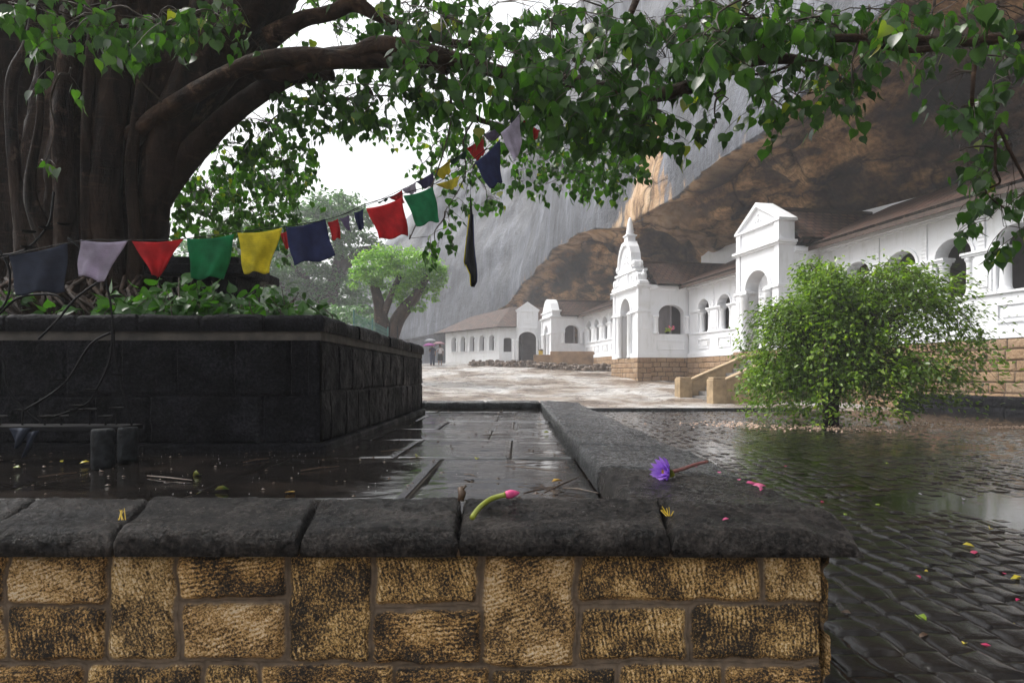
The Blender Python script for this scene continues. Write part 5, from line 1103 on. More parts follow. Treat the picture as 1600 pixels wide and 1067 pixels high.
# points along all limbs, to which every bough of leaves is tied
LP = []
for L in LIMBS:
    c = catm([(*p,) for p in L], 30); LP += [Vector(p) for p in c]
for (px, py, rx, ry, Y, dY, sz, ns) in CL:
    cen = at(px, py-ry*0.4, Y); near = min(LP, key=lambda q: (q-cen).length)
    if (near-cen).length < 2.2:
        dd = (near-cen).length; bw = catm([tuple(near), tuple(near.lerp(cen, .35)+Vector((random.uniform(-.12, .12), random.uniform(-.12, .12), .12))*dd), tuple(near.lerp(cen, .7)+Vector((random.uniform(-.1, .1), 0, .08))*dd), tuple(cen)], 10)
        tw.tube([Vector(q) for q in bw], list(np.linspace(0.010, 0.004, 10)), 5); LP.append(cen)
    hubs = []
    for k in range(max(1, ns//7)):
        a = random.uniform(0, 2*pi); q = math.sqrt(random.random())*0.8
        h = at(px+rx*q*cos(a), py+ry*q*sin(a)-4, Y+random.uniform(-dY, dY)*.7); hubs.append(h)
        if (h-cen).length < 1.6: tw.tube([cen, (cen+h)/2+Vector((0, 0, .03)), h], [0.006, 0.005, 0.003], 4)
    for s in range(int(ns*((0.44 if (px > 620 and py < 180) else 0.60) if py > -20 else 0.35))):
        a = random.uniform(0, 2*pi); q = random.random()**0.6
        p0 = at(px+rx*q*cos(a), py+ry*q*sin(a)-8, Y+random.uniform(-dY, dY))
        h = min(hubs, key=lambda c: (c-p0).length)
        if (h-p0).length < 0.5: tw.tube([h, p0], [0.003, 0.0022], 3)
        az = random.uniform(0, 2*pi); L = random.uniform(.16, .34)*(sz/.12); d = Vector((cos(az), sin(az)*.8, random.uniform(-.5, .25))).normalized(); pts = [p0]
        nl = random.randint(5, 8)
        for j in range(nl):
            d = (d+Vector((random.uniform(-.2, .2), random.uniform(-.2, .2), -0.16))).normalized(); pts.append(pts[-1]+d*(L/nl))
        tw.tube(pts, [0.0028]*(len(pts)-1)+[0.0012], 3)
        for j in range(1, len(pts)):
            sd = d.cross(Vector((0, 0, 1)))*(1 if j % 2 else -1)
            o = Vector((random.uniform(-.5, .5), random.uniform(-.5, .5), -0.5))+sd*.6; o.normalize(); pt = pts[j]+o*random.uniform(.03, .06)
            t = Vector((random.gauss(0, .38), random.gauss(0, .38), -1))+o*.3
            n_ = Vector((random.gauss(0, 1), random.gauss(-.35, 1), random.gauss(0.15, .35)))
            lp.append(pt); lt.append(t); ln_.append(n_); ls.append(sz*random.uniform(.5, .95)); lr.append(min(1, max(0, random.gauss(.36, .19))) if random.random() > .02 else random.uniform(.9, 1))
for (x0, y0, z0, rx, ry, ns) in SH:
    cen = Vector((x0, y0, z0)); near = min(LP, key=lambda q: (q-cen).length); tw.tube([near, (near+cen)/2+Vector((0, 0, .3)), cen], [.05, .035, .02], 7)
    for s in range(ns):
        a = random.uniform(0, 2*pi); q = random.random()**.5; p0 = Vector((x0+rx*q*cos(a), y0+ry*q*sin(a), z0+random.uniform(-.35, .6))); 
        if 588-p0.z/max(.3, p0.y)*F > 40: p0.z += .9
        for j in range(8):
            lp.append(p0+Vector((random.gauss(0, .16), random.gauss(0, .16), random.gauss(0, .1)))); lt.append(Vector((random.gauss(0, .4), random.gauss(0, .4), -1))); ln_.append(Vector((random.gauss(0, 1), random.gauss(0, 1), .6))); ls.append(random.uniform(.09, .15)); lr.append(min(1, max(0, random.gauss(.36, .19))))
scatter('crown', np.array(lp), np.array(lt), np.array(ln_), np.array(ls), np.array(lr), 'heart', M['leaf'], bt)
tw.build('twigs', M['twig'], bt, smoothf=True)
print('bodhi leaves', len(lp))

# roots and saplings behind the terrace coping
mb = MB(); random.seed(9)
for k in range(46):
    x0 = random.uniform(-20, 250); p = at(x0, random.uniform(430, 478), 6.3+random.uniform(-.3, .3)); q = at(x0+random.uniform(-60, 60), 500, 5.7+random.uniform(-.3, .4))
    m_ = (p+q)/2+Vector((random.uniform(-.15, .15), -.12, .05)); mb.tube([p, m_, q], [.022, .018, .012], 6)
mb.build('surface_roots', M['bark'], bt, smoothf=True)
def shrub(name, label, cat, boxes, m, sz, n, seed, group=None, base=None, Yr=(5.05, 5.8), kind='heart'):
    random.seed(seed); P, T, N_, S_, C = [], [], [], [], []; st_ = MB()
    x0 = sum(b[0] for b in boxes)/len(boxes); b0 = at(x0, 500, sum(Yr)/2); t = thing(name, label, cat, (b0.x, b0.y, 0.36), group)
    tot = sum(b[2]*b[3] for b in boxes)
    for (px, py, rx, ry) in boxes:
        for k in range(int(n*rx*ry/tot/7)+1):
            a = random.uniform(0, 2*pi); q = random.random()**.5; Y = random.uniform(*Yr); tip = at(px+rx*q*cos(a), py+ry*q*sin(a), Y)
            root = Vector((tip.x+random.uniform(-.25, .25), Y+random.uniform(-.1, .1), 0.34)); mid = (tip+root)/2+Vector((random.uniform(-.06, .06), 0, .03)); st_.tube([root, mid, tip], [.006, .005, .003], 4)
            for j in range(7):
                f = random.uniform(.35, 1.05); pt = root.lerp(tip, f) if f > .5 else mid.lerp(tip, f); o = Vector((random.gauss(0, 1), random.gauss(0, 1), random.gauss(0.1, .4))).normalized()
                P.append(pt+o*.05); T.append(o+Vector((0, -.2, random.uniform(-.7, .2)))); N_.append(Vector((random.gauss(0, .6), random.gauss(-.6, .5), random.gauss(.9, .4)))); S_.append(sz*random.uniform(.6, 1.1)); C.append(min(1, max(0, random.gauss(.5, .25))))
    scatter('foliage', np.array(P), np.array(T), np.array(N_), np.array(S_), np.array(C), kind, m, t); st_.build('stem', M['twig'], t, smoothf=True); return t
shrub('sapling', 'leafy green saplings crowding behind the black coping under the red and green flags', 'shrub', [(230, 470, 70, 26), (290, 462, 60, 34), (350, 474, 50, 22), (180, 482, 30, 12)], M['hedge'], .105, 420, 3)
shrub('sapling', 'loose sprigs of round leaves standing over the right end of the black terrace', 'shrub', [(430, 470, 40, 30), (470, 472, 36, 18), (405, 480, 30, 12)], M['hedge'], .10, 120, 4, Yr=(5.1, 6.2))
shrub('sapling', 'few green leaves at the foot of the big trunk behind the navy flag', 'shrub', [(15, 460, 24, 26), (120, 490, 60, 6)], M['hedge'], .10, 70, 5, Yr=(5.3, 5.9))
# small dark altar roof behind the saplings
al = thing('altar', 'small dark stone altar with a flat slab roof behind the saplings', 'altar', (-2.6, 6.9, 0.36))
c0 = at(328, 440, 6.9); mb = MB()
mb.box(c0.x-.28, c0.x+.36, 6.7, 7.3, .3, c0.z+.02); mb.build('body', M['black'], al, bevel=0.01)
mb = MB(); mb.box(c0.x-.46, c0.x+.50, 6.5, 7.5, c0.z+.02, c0.z+.12); mb.box(c0.x-.38, c0.x+.42, 6.58, 7.42, c0.z+.12, c0.z+.20); mb.build('slab_roof', M['black'], al, bevel=0.02)

# ------------------------------------------------------------ rounded bush in the courtyard
def make_bush():
    random.seed(5); b = Vector((7.05, 15.4, GZ)); t = thing('bush', 'wide rounded bush with tiny leaves and drooping twigs in the wet courtyard', 'bush', tuple(b))
    st_ = MB(); P, T, N_, S_, C = [], [], [], [], []
    for k in range(5):
        a = k*1.3; st_.tube([b+Vector((cos(a)*.06, sin(a)*.06, -.05)), b+Vector((cos(a)*.10, sin(a)*.10, .55)), b+Vector((cos(a)*.30, sin(a)*.3, 1.1)), b+Vector((cos(a)*.65, sin(a)*.65, 1.75))], [.12, .085, .06, .03], 8)
    for k in range(860):
        az = random.uniform(0, 2*pi); el = random.random()
        if 520 < k < 620: el = random.uniform(.3, .6)
        sx = 3.05 if cos(az) > 0 else 2.2
        wob = 0.80+0.52*float(vnoise(cos(az)*2.2, sin(az)*2.2, el*3.2, 8))+random.uniform(-.05, .08)
        if cos(az) > .5 and random.random() < .15: wob *= 1.2
        rmax = sx*wob; top = 1.55+1.95*(1-el**1.4)*min(1.1, wob+.15)
        dx, dy = cos(az), sin(az)
        rr = rmax*(0.25+0.75*el**0.55)
        p0 = b+Vector((dx*.15, dy*.15, random.uniform(.7, 1.3))); p1 = b+Vector((dx*rr*.40, dy*rr*.40, top*random.uniform(.72, .92)))
        p2 = b+Vector((dx*rr*.75, dy*rr*.75, top)); droop = random.uniform(.15, .6)+(el**1.6)*random.uniform(.3, 1.9)
        p3 = b+Vector((dx*rr, dy*rr, max(.18, top-droop)))
        if k >= 620:
            rr = random.uniform(.7, 2.5)*(sx/2.6); p1 = b+Vector((dx*rr*.5, dy*rr*.5, random.uniform(1.1, 1.6))); p2 = b+Vector((dx*rr*.85, dy*rr*.85, random.uniform(1.0, 1.5))); p3 = b+Vector((dx*rr, dy*rr, random.uniform(.12, .9)+max(0, rr-1.6)*.35))
        c = catm([tuple(p0), tuple(p1), tuple(p2), tuple(p3)], 14)
        st_.tube([Vector(q) for q in c[::2]], [.018, .014, .010, .007, .005, .004, .003][:len(c[::2])], 4)
        cb_ = random.gauss(.42, .20)
        for j in range(52):
            f = random.random()**.55; i = min(12, int(f*13)); q = Vector(c[i]).lerp(Vector(c[i+1]), f*13-i if i < 12 else 1)
            sp = .20*(1-.5*f)
            q = q+Vector((random.gauss(0, sp), random.gauss(0, sp), random.gauss(0, sp*.8)-.02))
            if q.z < b.z+.06: continue
            P.append(q); T.append(Vector((dx+random.gauss(0, .8), dy+random.gauss(0, .8), random.gauss(-.35, .6)))); N_.append(Vector((random.gauss(0, .5), random.gauss(-.2, .5), 1))); S_.append(random.uniform(.07, .13)); C.append(min(1, max(0, random.gauss(cb_, .16))))
    print('bush leaves', len(P))
    scatter('foliage', np.array(P), np.array(T), np.array(N_), np.array(S_), np.array(C), 'oval', M['bushleaf'], t); st_.build('branches', M['bark_far'], t, smoothf=True)
make_bush()

# ------------------------------------------------------------ distant trees
def far_tree(label, base, stems, blobs, m, sz, seed, density=1.0, kind='oval', group='distant trees left of the cliff'):
    """stems: list of point lists (x,y,z,r); blobs: (centre, rx, ry, rz)"""
    random.seed(seed); t = thing('tree', label, 'tree', base, group)
    for i, s in enumerate(stems): fluted('trunk' if i == 0 else 'limb', s, M['bark_far'], t, n=14, rings=20, flute=.08, knob=.12, seed=seed+i, lobes=3)
    P, T, N_, S_, C = [], [], [], [], []
    for (c, rx, ry, rz) in blobs:
        c = Vector(c); n_ = int(density*rx*rz*1500/(sz/.16)**2); nt = max(4, n_//26)
        for k in range(nt):
            u = random.uniform(-.55, 1); a = random.uniform(0, 2*pi); w = math.sqrt(max(0, 1-u*u)); r_ = random.uniform(.66, 1.05)
            q0 = c+Vector((rx*w*cos(a)*r_, ry*w*sin(a)*r_, rz*u*r_))
            for j in range(26):
                q = q0+Vector((random.gauss(0, .16*rx), random.gauss(0, .16*ry), random.gauss(0, .09*rz)))
                P.append(q); T.append(Vector((random.gauss(w*cos(a), .8), random.gauss(w*sin(a), .8), random.gauss(-.4, .5)))); N_.append(Vector((random.gauss(0, .5), random.gauss(0, .5), 1))); S_.append(sz*random.uniform(.6, 1.2)); C.append(min(1, max(0, random.gauss(.35+.3*u, .22))))
    scatter('crown', np.array(P), np.array(T), np.array(N_), np.array(S_), np.array(C), kind, m, t); return t
def bl(px, py, rx, ry, Y, dep=None):
    r = rx/F*Y; return (at(px, py, Y), r, dep or r*.9, ry/F*Y)
Yb = 36
far_tree('small round tree with pale yellow-green crown and forked dark trunk', tuple(at(610, 545, Yb)),
    [[P4(608, 560, Yb, 14), P4(598, 515, Yb, 12), P4(592, 475, Yb, 9), P4(582, 440, Yb, 6)], [P4(606, 545, Yb, 12), P4(622, 498, Yb, 11), P4(650, 462, Yb-.4, 8), P4(668, 430, Yb-.4, 5)], [P4(596, 500, Yb, 6), P4(612, 460, Yb-.3, 5), P4(625, 430, Yb, 4)]],
    [bl(618, 432, 52, 26, Yb), bl(590, 415, 38, 22, Yb), bl(640, 412, 42, 22, Yb), bl(660, 440, 32, 24, Yb), bl(575, 440, 28, 20, Yb), bl(612, 398, 40, 14, Yb), bl(668, 462, 20, 16, Yb), bl(640, 458, 26, 16, Yb-.5), bl(620, 466, 26, 12, Yb+.5), bl(566,420,20,16,Yb), bl(676,430,22,22,Yb), bl(640,480,20,14,Yb)], M['brightleaf'], .17, 31, 1.15)
Yc = 58
far_tree('tall misty tree with layered dome crown behind the pale round tree', tuple(at(500, 560, Yc)),
    [[P4(500, 560, Yc, 16), P4(505, 500, Yc, 13), P4(520, 450, Yc, 11), P4(530, 400, Yc, 8), P4(520, 350, Yc, 5)], [P4(510, 480, Yc, 9), P4(480, 440, Yc, 7), P4(450, 400, Yc, 5)], [P4(522, 440, Yc, 9), P4(560, 395, Yc, 7), P4(600, 390, Yc, 4)], [P4(505, 500, Yc, 9), P4(465, 475, Yc, 8), P4(440, 440, Yc, 5)]],
    [bl(520, 322, 48, 20, Yc), bl(480, 335, 40, 20, Yc), bl(555, 345, 34, 18, Yc), bl(500, 360, 60, 20, Yc), bl(560, 380, 40, 16, Yc), bl(450, 380, 50, 24, Yc), bl(520, 400, 50, 16, Yc), bl(470, 425, 60, 22, Yc), bl(430, 460, 50, 26, Yc), bl(520, 450, 50, 20, Yc), bl(600, 400, 20, 10, Yc), bl(550, 480, 40, 18, Yc), bl(500, 440, 80, 30, Yc+3), bl(480, 480, 90, 24, Yc+3), bl(520, 340, 60, 26, Yc+2)], M['farleaf'], .40, 32, 1.3)
Yd = 66
for i, (lab, px, top, wd, sd) in enumerate([('broad misty tree at the left edge of the sky gap, left of the dome-crowned tree', 385, 345, 80, 41), ('low misty tree seen between the big trunk and the green flag', 300, 375, 70, 42), ('dim misty tree behind the trunk of the dome-crowned tree', 470, 440, 60, 43), ('misty tree standing beyond the great trunk, at the left edge', 90, 380, 100, 44), ('misty tree beyond the left end of the terrace', -170, 390, 110, 45)]):
    far_tree(lab, tuple(at(px, 560, Yd)), [[P4(px, 560, Yd, 10), P4(px+4, 500, Yd, 8), P4(px, 460, Yd, 5)]], [bl(px, top+20, wd*.7, 18, Yd), bl(px-wd*.4, top+45, wd*.6, 22, Yd), bl(px+wd*.4, top+50, wd*.6, 24, Yd), bl(px, top+75, wd, 24, Yd), bl(px, top+105, wd*.9, 24, Yd), bl(px+10, top+135, wd, 24, Yd)], M['farleaf'], .48, sd, 1.3)
# low shrubs at the foot of the trees
for i, (px, py, wd, sd) in enumerate([(540, 495, 50, 51), (465, 500, 50, 52)]):
    far_tree(['grey-green shrub under the pale round tree', 'grey-green shrub at the foot of the dome-crowned tree'][i], tuple(at(px, 545, 48)), [[P4(px, 550, 48, 5), P4(px, 520, 48, 4), P4(px, 500, 48, 2)]], [bl(px, py, wd, 18, 48), bl(px+10, py+18, wd, 18, 48)], M['farleaf'], .26, sd, 0.9, group='shrubs under the distant trees')
# ------------------------------------------------------------ prayer flags
FC = dict(navy=((0.030, 0.040, 0.12), (0.01, 0.01, 0.03)), slate=((0.045, 0.055, 0.085), (0.01, 0.01, 0.03)), white=((0.50, 0.45, 0.56), (0.15, 0.12, 0.18)), red=((0.58, 0.025, 0.030), (0.2, 0.01, 0.01)), green=((0.02, 0.24, 0.095), (0.01, 0.06, 0.03)), yellow=((0.72, 0.63, 0.05), (0.25, 0.18, 0.01)), lilac=((0.22, 0.18, 0.30), (0.1, 0.08, 0.14)), black=((0.012, 0.016, 0.028), (0.0, 0.0, 0.0)), purple=((0.07, 0.06, 0.15), (0.02, 0.02, 0.05)), dgreen=((0.012, 0.06, 0.03), (0, 0, 0)))
FM = {k: m_cloth(k+'_flag_cloth', v[0], 0.38, v[1]) for k, v in FC.items()}
def flag(parent, col, c, Y, seed, label=None, Y1=None, fold=0.02):
    """c: tl, tr, br, bl as seen; hangs from the cord with soft folds"""
    tl, tr, br, bl_ = [Vector(p) for p in (at(*c[0], Y), at(*c[1], Y1 or Y), at(*c[2], Y1 or Y), at(*c[3], Y))]
    n = 16; V = []; UV = []
    for i in range(n):
        for j in range(n):
            u, v = i/(n-1), j/(n-1); top = tl.lerp(tr, u); bot = bl_.lerp(br, u); p = top.lerp(bot, v)
            p = p+Vector((0, 1, 0))*fold*(v**.7)*(sin(u*7.5+seed+v*1.5)+.5*sin(u*15+seed*2+v*3))+Vector((0.008*sin(v*6+seed)*v, 0, -.006*sin(u*9+seed)*v-0.010*sin(pi*u)*(1-v)))
            V.append(p); UV.append((u, 1-v))
    f = grid_faces(n, n); me = np_mesh('flag', np.array([tuple(p) for p in V]), [f]); uvl = me.uv_layers.new(name='UVMap')
    li = np.zeros(len(me.loops), np.int32); me.loops.foreach_get('vertex_index', li); uvl.data.foreach_set('uv', np.array(UV, np.float32)[li].ravel())
    o = link_mesh('flag', me, FM[col], parent)
    s = o.modifiers.new('solid', 'SOLIDIFY'); s.thickness = 0.0012
    if label: o['label'] = label
    return o
def cord(parent, pts, r=0.0022):
    c = catm([tuple(p) for p in pts], 60); mb = MB(); mb.tube([Vector(p) for p in c], r, 5); mb.build('cord', M['iron'], parent, smoothf=True)
s1 = thing('prayer_flag_string', 'front cord of large prayer flags sagging from the left edge up to the leafy branch', 'prayer flags', tuple(at(15, 400, 3.05)))
def yd(px): return float(np.interp(px, [0, 300, 540, 690, 800, 850], [3.0, 3.25, 3.6, 4.0, 4.45, 4.6]))
cord(s1, [at(x, y, yd(x)) for x, y in ((-80, 430), (14, 400), (104, 380), (150, 375), (205, 376), (290, 373), (368, 363), (440, 355), (520, 341), (575, 318), (632, 302), (684, 285), (745, 245), (790, 202), (820, 172), (838, 150))])
near = [('slate', (14, 398), (105, 380), (102, 455), (22, 461), 'dull slate-blue flag'), ('white', (126, 375), (200, 376), (162, 442), (120, 430), 'pale lilac-white flag, folded to a point'), ('red', (206, 377), (288, 373), (249, 434), (240, 432), 'small red flag folded into a triangle'),
        ('green', (292, 373), (366, 366), (350, 434), (300, 436), 'green flag beside the yellow one'), ('yellow', (371, 364), (441, 356), (420, 426), (380, 427), 'yellow printed flag'), ('navy', (446, 355), (508, 342), (523, 402), (458, 414), 'large navy flag'),
        ('red', (572, 326), (628, 309), (638, 368), (594, 375), 'large red flag in the middle'), ('green', (630, 306), (676, 292), (688, 345), (652, 354), 'green flag right of the large red one'), ('navy', (781, 218), (742, 254), (764, 295), (784, 284), 'large navy flag high under the branch'), ('white', (782, 208), (812, 178), (814, 228), (803, 254), 'long pale flag nearest the branch')]
for i, (c_, a, b, c, d, lb) in enumerate(near): flag(s1, c_, (a, b, c, d), yd(a[0]), i*1.7, lb, yd(b[0]), 0.012 if i > 5 else 0.014)
s2 = thing('prayer_flag_string', 'rear cord of small prayer flags running behind the large ones up to the branch', 'prayer flags', tuple(at(430, 372, 6.6)))
def y2(px): return float(np.interp(px, [250, 430, 600, 800, 850], [6.9, 6.6, 6.2, 5.5, 5.2]))
cord(s2, [at(x, y, y2(x)) for x, y in ((248, 400), (360, 384), (438, 362), (515, 342), (560, 327), (620, 300), (660, 280), (700, 255), (742, 225), (775, 195), (800, 176), (838, 150))])
rear = [('green', (426, 366), (437, 363), (436, 392), (430, 392), None), ('red', (438, 364), (450, 360), (452, 389), (446, 390), 'small red flag half hidden by the large navy one'), ('red', (512, 347), (528, 342), (533, 372), (520, 376), 'small red flag right of the large navy one'), ('lilac', (530, 341), (545, 336), (548, 362), (544, 360), None), ('navy', (553, 332), (568, 326), (568, 358), (560, 361), None),
        ('dgreen', (588, 316), (606, 308), (604, 314), (592, 318), None), ('red', (606, 308), (628, 297), (632, 318), (616, 312), None), ('white', (628, 296), (650, 284), (650, 302), (636, 304), None), ('purple', (650, 284), (677, 269), (678, 292), (662, 295), None), ('yellow', (678, 268), (703, 249), (704, 268), (692, 280), None), ('yellow', (680, 288), (720, 274), (712, 294), (700, 297), None), ('dgreen', (703, 250), (729, 235), (728, 247), (706, 258), None),
        ('red', (729, 232), (756, 212), (757, 238), (746, 251), None), ('lilac', (757, 210), (790, 190), (788, 208), (764, 224), None), ('navy', (792, 184), (812, 172), (810, 188), (800, 194), None), ('red', (813, 174), (822, 186), (826, 205), (818, 200), None), ('red', (834, 198), (844, 203), (838, 219), (832, 216), None)]
for i, (c_, a, b, c, d, lb) in enumerate(rear): flag(s2, c_, (a, b, c, d), y2(a[0]), i*2.1+1, lb, y2(b[0]), 0.012)
s3 = thing('hanging_pennant', 'long narrow black torn pennant hanging alone against the grey cliff', 'pennant', tuple(at(735, 310, 5.0)))
mb = MB(); prof = [(735, 310, .6), (736, 335, 2.2), (735, 358, 4), (734, 385, 6.5), (734, 408, 8.5), (736, 414, 7.5), (740, 430, 4.5), (740, 440, 4), (738, 448, 1.2)]
V = []; 
for i, (x, y, w_) in enumerate(prof):
    for j in range(5):
        u = j/4-.5; v = at(x+u*2*w_, y+(7 if j == 0 and i == 4 else (-3 if j == 2 and i == 5 else 0)), 5.0); V.append((v.x, 5.0+.03*sin(j*2.2+i*.6), v.z))
me = np_mesh('cloth', np.array(V), [grid_faces(len(prof), 5)]); o = link_mesh('cloth', me, M['blackcloth'], s3); q = o.modifiers.new('s', 'SOLIDIFY'); q.thickness = .002
for k_, mm in ((0, FM['yellow']), (4, FM['navy'])):
    sg = -1 if k_ == 0 else 1; VV = []
    for i in range(1, len(prof)):
        x, y, w_ = prof[i]; a = V[i*5+k_]; b = at(x+sg*(w_+1.6), y+(3 if i == 3 else 0), 5.0); VV += [a, (b.x, a[1], b.z)]
    me = np_mesh('edge_strip', np.array(VV), [grid_faces(len(prof)-1, 2)]); o = link_mesh('edge_strip', me, mm, s3); q = o.modifiers.new('s', 'SOLIDIFY'); q.thickness = .002
mb = MB(); mb.tube([at(735, 310, 5.0), at(736, 250, 5.05), at(745, 190, 5.2)], .0015, 4); mb.build('cord', M['iron'], s3)

# ------------------------------------------------------------ wrought iron oil-lamp rack on stone drums
rk = thing('oil_lamp_rack', 'black wrought iron rack of little oil-lamp cups arching in front of the dark terrace wall', 'lamp rack', (-2.9, 4.2, -0.52))
RY = 4.25
def rod(pts, r=0.007):
    c = catm([tuple(at(x, y, RY+dy)) for x, y, dy in pts], 30); mb = MB(); mb.tube([Vector(p) for p in c], r, 6); mb.build('rod', M['iron'], rk, smoothf=True)
mb = MB(); a = at(-120, 664, RY); b = at(207, 672, RY); mb.box(a.x, b.x, RY-.10, RY+.12, b.z, a.z); mb.build('tray', M['iron'], rk, bevel=.004)
rod([(206, 664, 0), (192, 610, 0), (180, 560, 0), (176, 500, 0), (165, 440, 0), (140, 400, 0), (106, 372, 0)]); rod([(0, 400, 0), (36, 392, 0), (60, 372, 0), (78, 345, 0), (84, 300, 0)]); rod([(-30, 540, 0), (4, 560, 0), (10, 600, 0), (30, 632, 0), (62, 660, 0)])
rod([(176, 500, 0), (172, 560, 0), (150, 610, 0), (130, 634, 0), (70, 655, 0)]); rod([(170, 430, 0), (120, 465, 0), (90, 500, 0), (60, 530, 0)]); rod([(0, 490, 0), (30, 465, 0), (80, 460, 0), (100, 470, 0)]); rod([(172, 520, 0), (140, 540, 0), (100, 600, 0), (40, 640, 0)]); rod([(-20, 500, 0), (10, 470, 0), (14, 420, 0), (-10, 380, 0)])
for (x, y, h) in [(35, 640, 24), (119, 640, 10), (120, 633, 0), (140, 639, 24), (165, 650, 14), (182, 637, 26), (183, 585, 0), (96, 650, 14), (0, 650, 14), (45, 362, 0), (72, 356, 0), (100, 350, 0), (138, 401, 0), (148, 428, 0), (44, 386, 0), (143, 609, 0), (92, 593, 0), (70, 650, 14)]:
    p = at(x, y, RY); r_ = 0.040; mb = MB(); mb.lathe(p, [(r_*.3, -.010), (r_*.9, -.004), (r_, .003), (r_*.92, .002), (r_*.3, -.004)], 14)
    if h: mb.tube([p, p-Vector((0, 0, h/F*RY))], .006, 6)
    mb.build('lamp_cup', M['iron'], rk, smoothf=False)
for i, (x, yb, r_, hh, lab) in enumerate([(161, 730, .060, .225, 'pale grey stone drum nearest the viewer under the lamp rack tray'), (200, 721, .056, .215, 'darker stone drum behind the pale one under the lamp rack tray')]):
    Y = 0.52*F/(yb-HY); p = at(x, yb, Y); d_ = thing('stone_drum', lab, 'stone drum', (p.x, p.y, -.52)); mb = MB(); prof = [(r_*.96, 0), (r_*1.03, .03), (r_, .10), (r_*1.02, .16), (r_, hh-.012), (r_*.9, hh)]
    mb.lathe((p.x, p.y, -.525), prof, 22); mb.build('drum', M['concrete'], d_, smoothf=True)
pn = thing('cloth_pennant', 'grey folded cloth pennant hanging under the lamp rack tray', 'cloth', tuple(at(32, 668, 4.1)))
for (tl, tr, tip) in (((14, 669), (50, 668), (25, 700)), ((42, 676), (62, 672), (36, 715))):
    V = []
    for i in range(8):
        for j in range(8):
            u, v = i/7, j/7; p = at(*tl, 4.1).lerp(at(*tr, 4.1), u).lerp(at(*tip, 4.1), v); V.append((p.x, p.y+.015*sin(u*6+v*2), p.z))
    me = np_mesh('cloth', np.array(V), [grid_faces(8, 8)]); o = link_mesh('cloth', me, FM['slate'], pn); q = o.modifiers.new('s', 'SOLIDIFY'); q.thickness = .002

# ------------------------------------------------------------ flowers on the coping
M['petal_pink'] = m_leaf('pink_petal', [(0.55, 0.05, 0.20), (0.75, 0.12, 0.32), (0.85, 0.35, 0.5)], 0.35, 0.4, (1, .8, .9)); M['petal_purple'] = m_leaf('purple_petal', [(0.30, 0.12, 0.62), (0.42, 0.20, 0.78), (0.55, 0.32, 0.85)], 0.35, 0.4, (1, .9, 1.1))
M['stem_green'] = simple('lotus_stem', (0.24, 0.27, 0.03), 0.35, 0.2, 20); M['stem_brown'] = simple('brown_lotus_stem', (0.20, 0.055, 0.05), 0.4, 0.3, 20); M['litter'] = m_leaf('fallen_leaf', [(0.05, 0.10, 0.01), (0.16, 0.26, 0.02), (0.45, 0.42, 0.03), (0.55, 0.30, 0.05)], 0.2, 0.3, (1.2, 1.2, .7)); M['brown_litter'] = simple('brown_debris', (0.07, 0.040, 0.022), 0.5, 0.5, 40)
fl = thing('lotus_bud', 'pink lotus bud with a curved yellow-green stem lying over the front coping edge', 'flower', tuple(at(780, 776, 2.2)))
def on(px, py, z): Y = -z*F/(py-HY); return at(px, py, Y)
mb = MB(); pts = [(738, 808, -.415), (750, 792, -.405), (768, 779, -.395), (790, 773, -.385)]; c = catm([tuple(on(*p)) for p in pts], 14); mb.tube([Vector(q) for q in c], [.0085]*12+[.009, .010], 9); mb.build('stem', M['stem_green'], fl, smoothf=True)
a = Vector(c[-1]); d = (on(822, 768, -.385)-a).normalized(); mb = MB(); L_ = .062; mb.tube([a+d*L_*k for k in (-.05, .12, .35, .6, .85, 1.0)], [.008, .0135, .0145, .0115, .006, .0015], 12); mb.build('bud', simple('pink_bud', (0.75, 0.09, 0.26), 0.4, 0.25, 60), fl, smoothf=True)
fw = thing('lotus_flower', 'open purple lotus flower with a brown stem lying on the right-hand kerb', 'flower', tuple(on(1048, 742, -.40)))
cc = on(1045, 738, -.385); ax = Vector((-.75, -.45, .18)).normalized(); u_ = ax.cross(Vector((0, 0, 1))).normalized(); v_ = ax.cross(u_)
P, T, N_, S_, C = [], [], [], [], []; random.seed(2)
for ring, (n_, op, L_) in enumerate(((15, 1.0, .058), (14, .62, .056), (10, .3, .048))):
    for k in range(n_):
        th = 2*pi*k/n_+ring*.3; rad = u_*cos(th)+v_*sin(th); P.append(cc+rad*.006); T.append(ax+rad*op*random.uniform(.8, 1.15)); N_.append(rad-ax*.6); S_.append(L_*random.uniform(.9, 1.1)); C.append(random.random())
scatter('petals', np.array([tuple(p) for p in P]), np.array([tuple(p) for p in T]), np.array([tuple(p) for p in N_]), np.array(S_)*1.15, np.array(C), 'petal', M['petal_purple'], fw)
mb = MB()
for k in range(14):
    th = k*2.4; rad = u_*cos(th)+v_*sin(th); mb.tube([cc, cc+ax*.030+rad*.009], [.0016, .0022], 5)
mb.build('stamens', M['yellow'], fw)
P, T, N_, S_, C = [], [], [], [], []
for k in range(5):
    th = 2*pi*k/5+.5; rad = u_*cos(th)+v_*sin(th); P.append(cc-ax*.004); T.append(ax*.8+rad*(.9 if k != 2 else 2)); N_.append(rad-ax*.4); S_.append(.052); C.append(.2)
scatter('sepals', np.array([tuple(p) for p in P]), np.array([tuple(p) for p in T]), np.array([tuple(p) for p in N_]), np.array(S_), np.array(C), 'oval', M['litter'], fw)
mb = MB(); q = [cc-ax*.002, on(1065, 733, -.392), on(1085, 726, -.395), on(1105, 721, -.40)]; c = catm([tuple(p) for p in q], 12); mb.tube([Vector(p) for p in c], .0075, 9); mb.build('stem', M['stem_brown'], fw, smoothf=True)
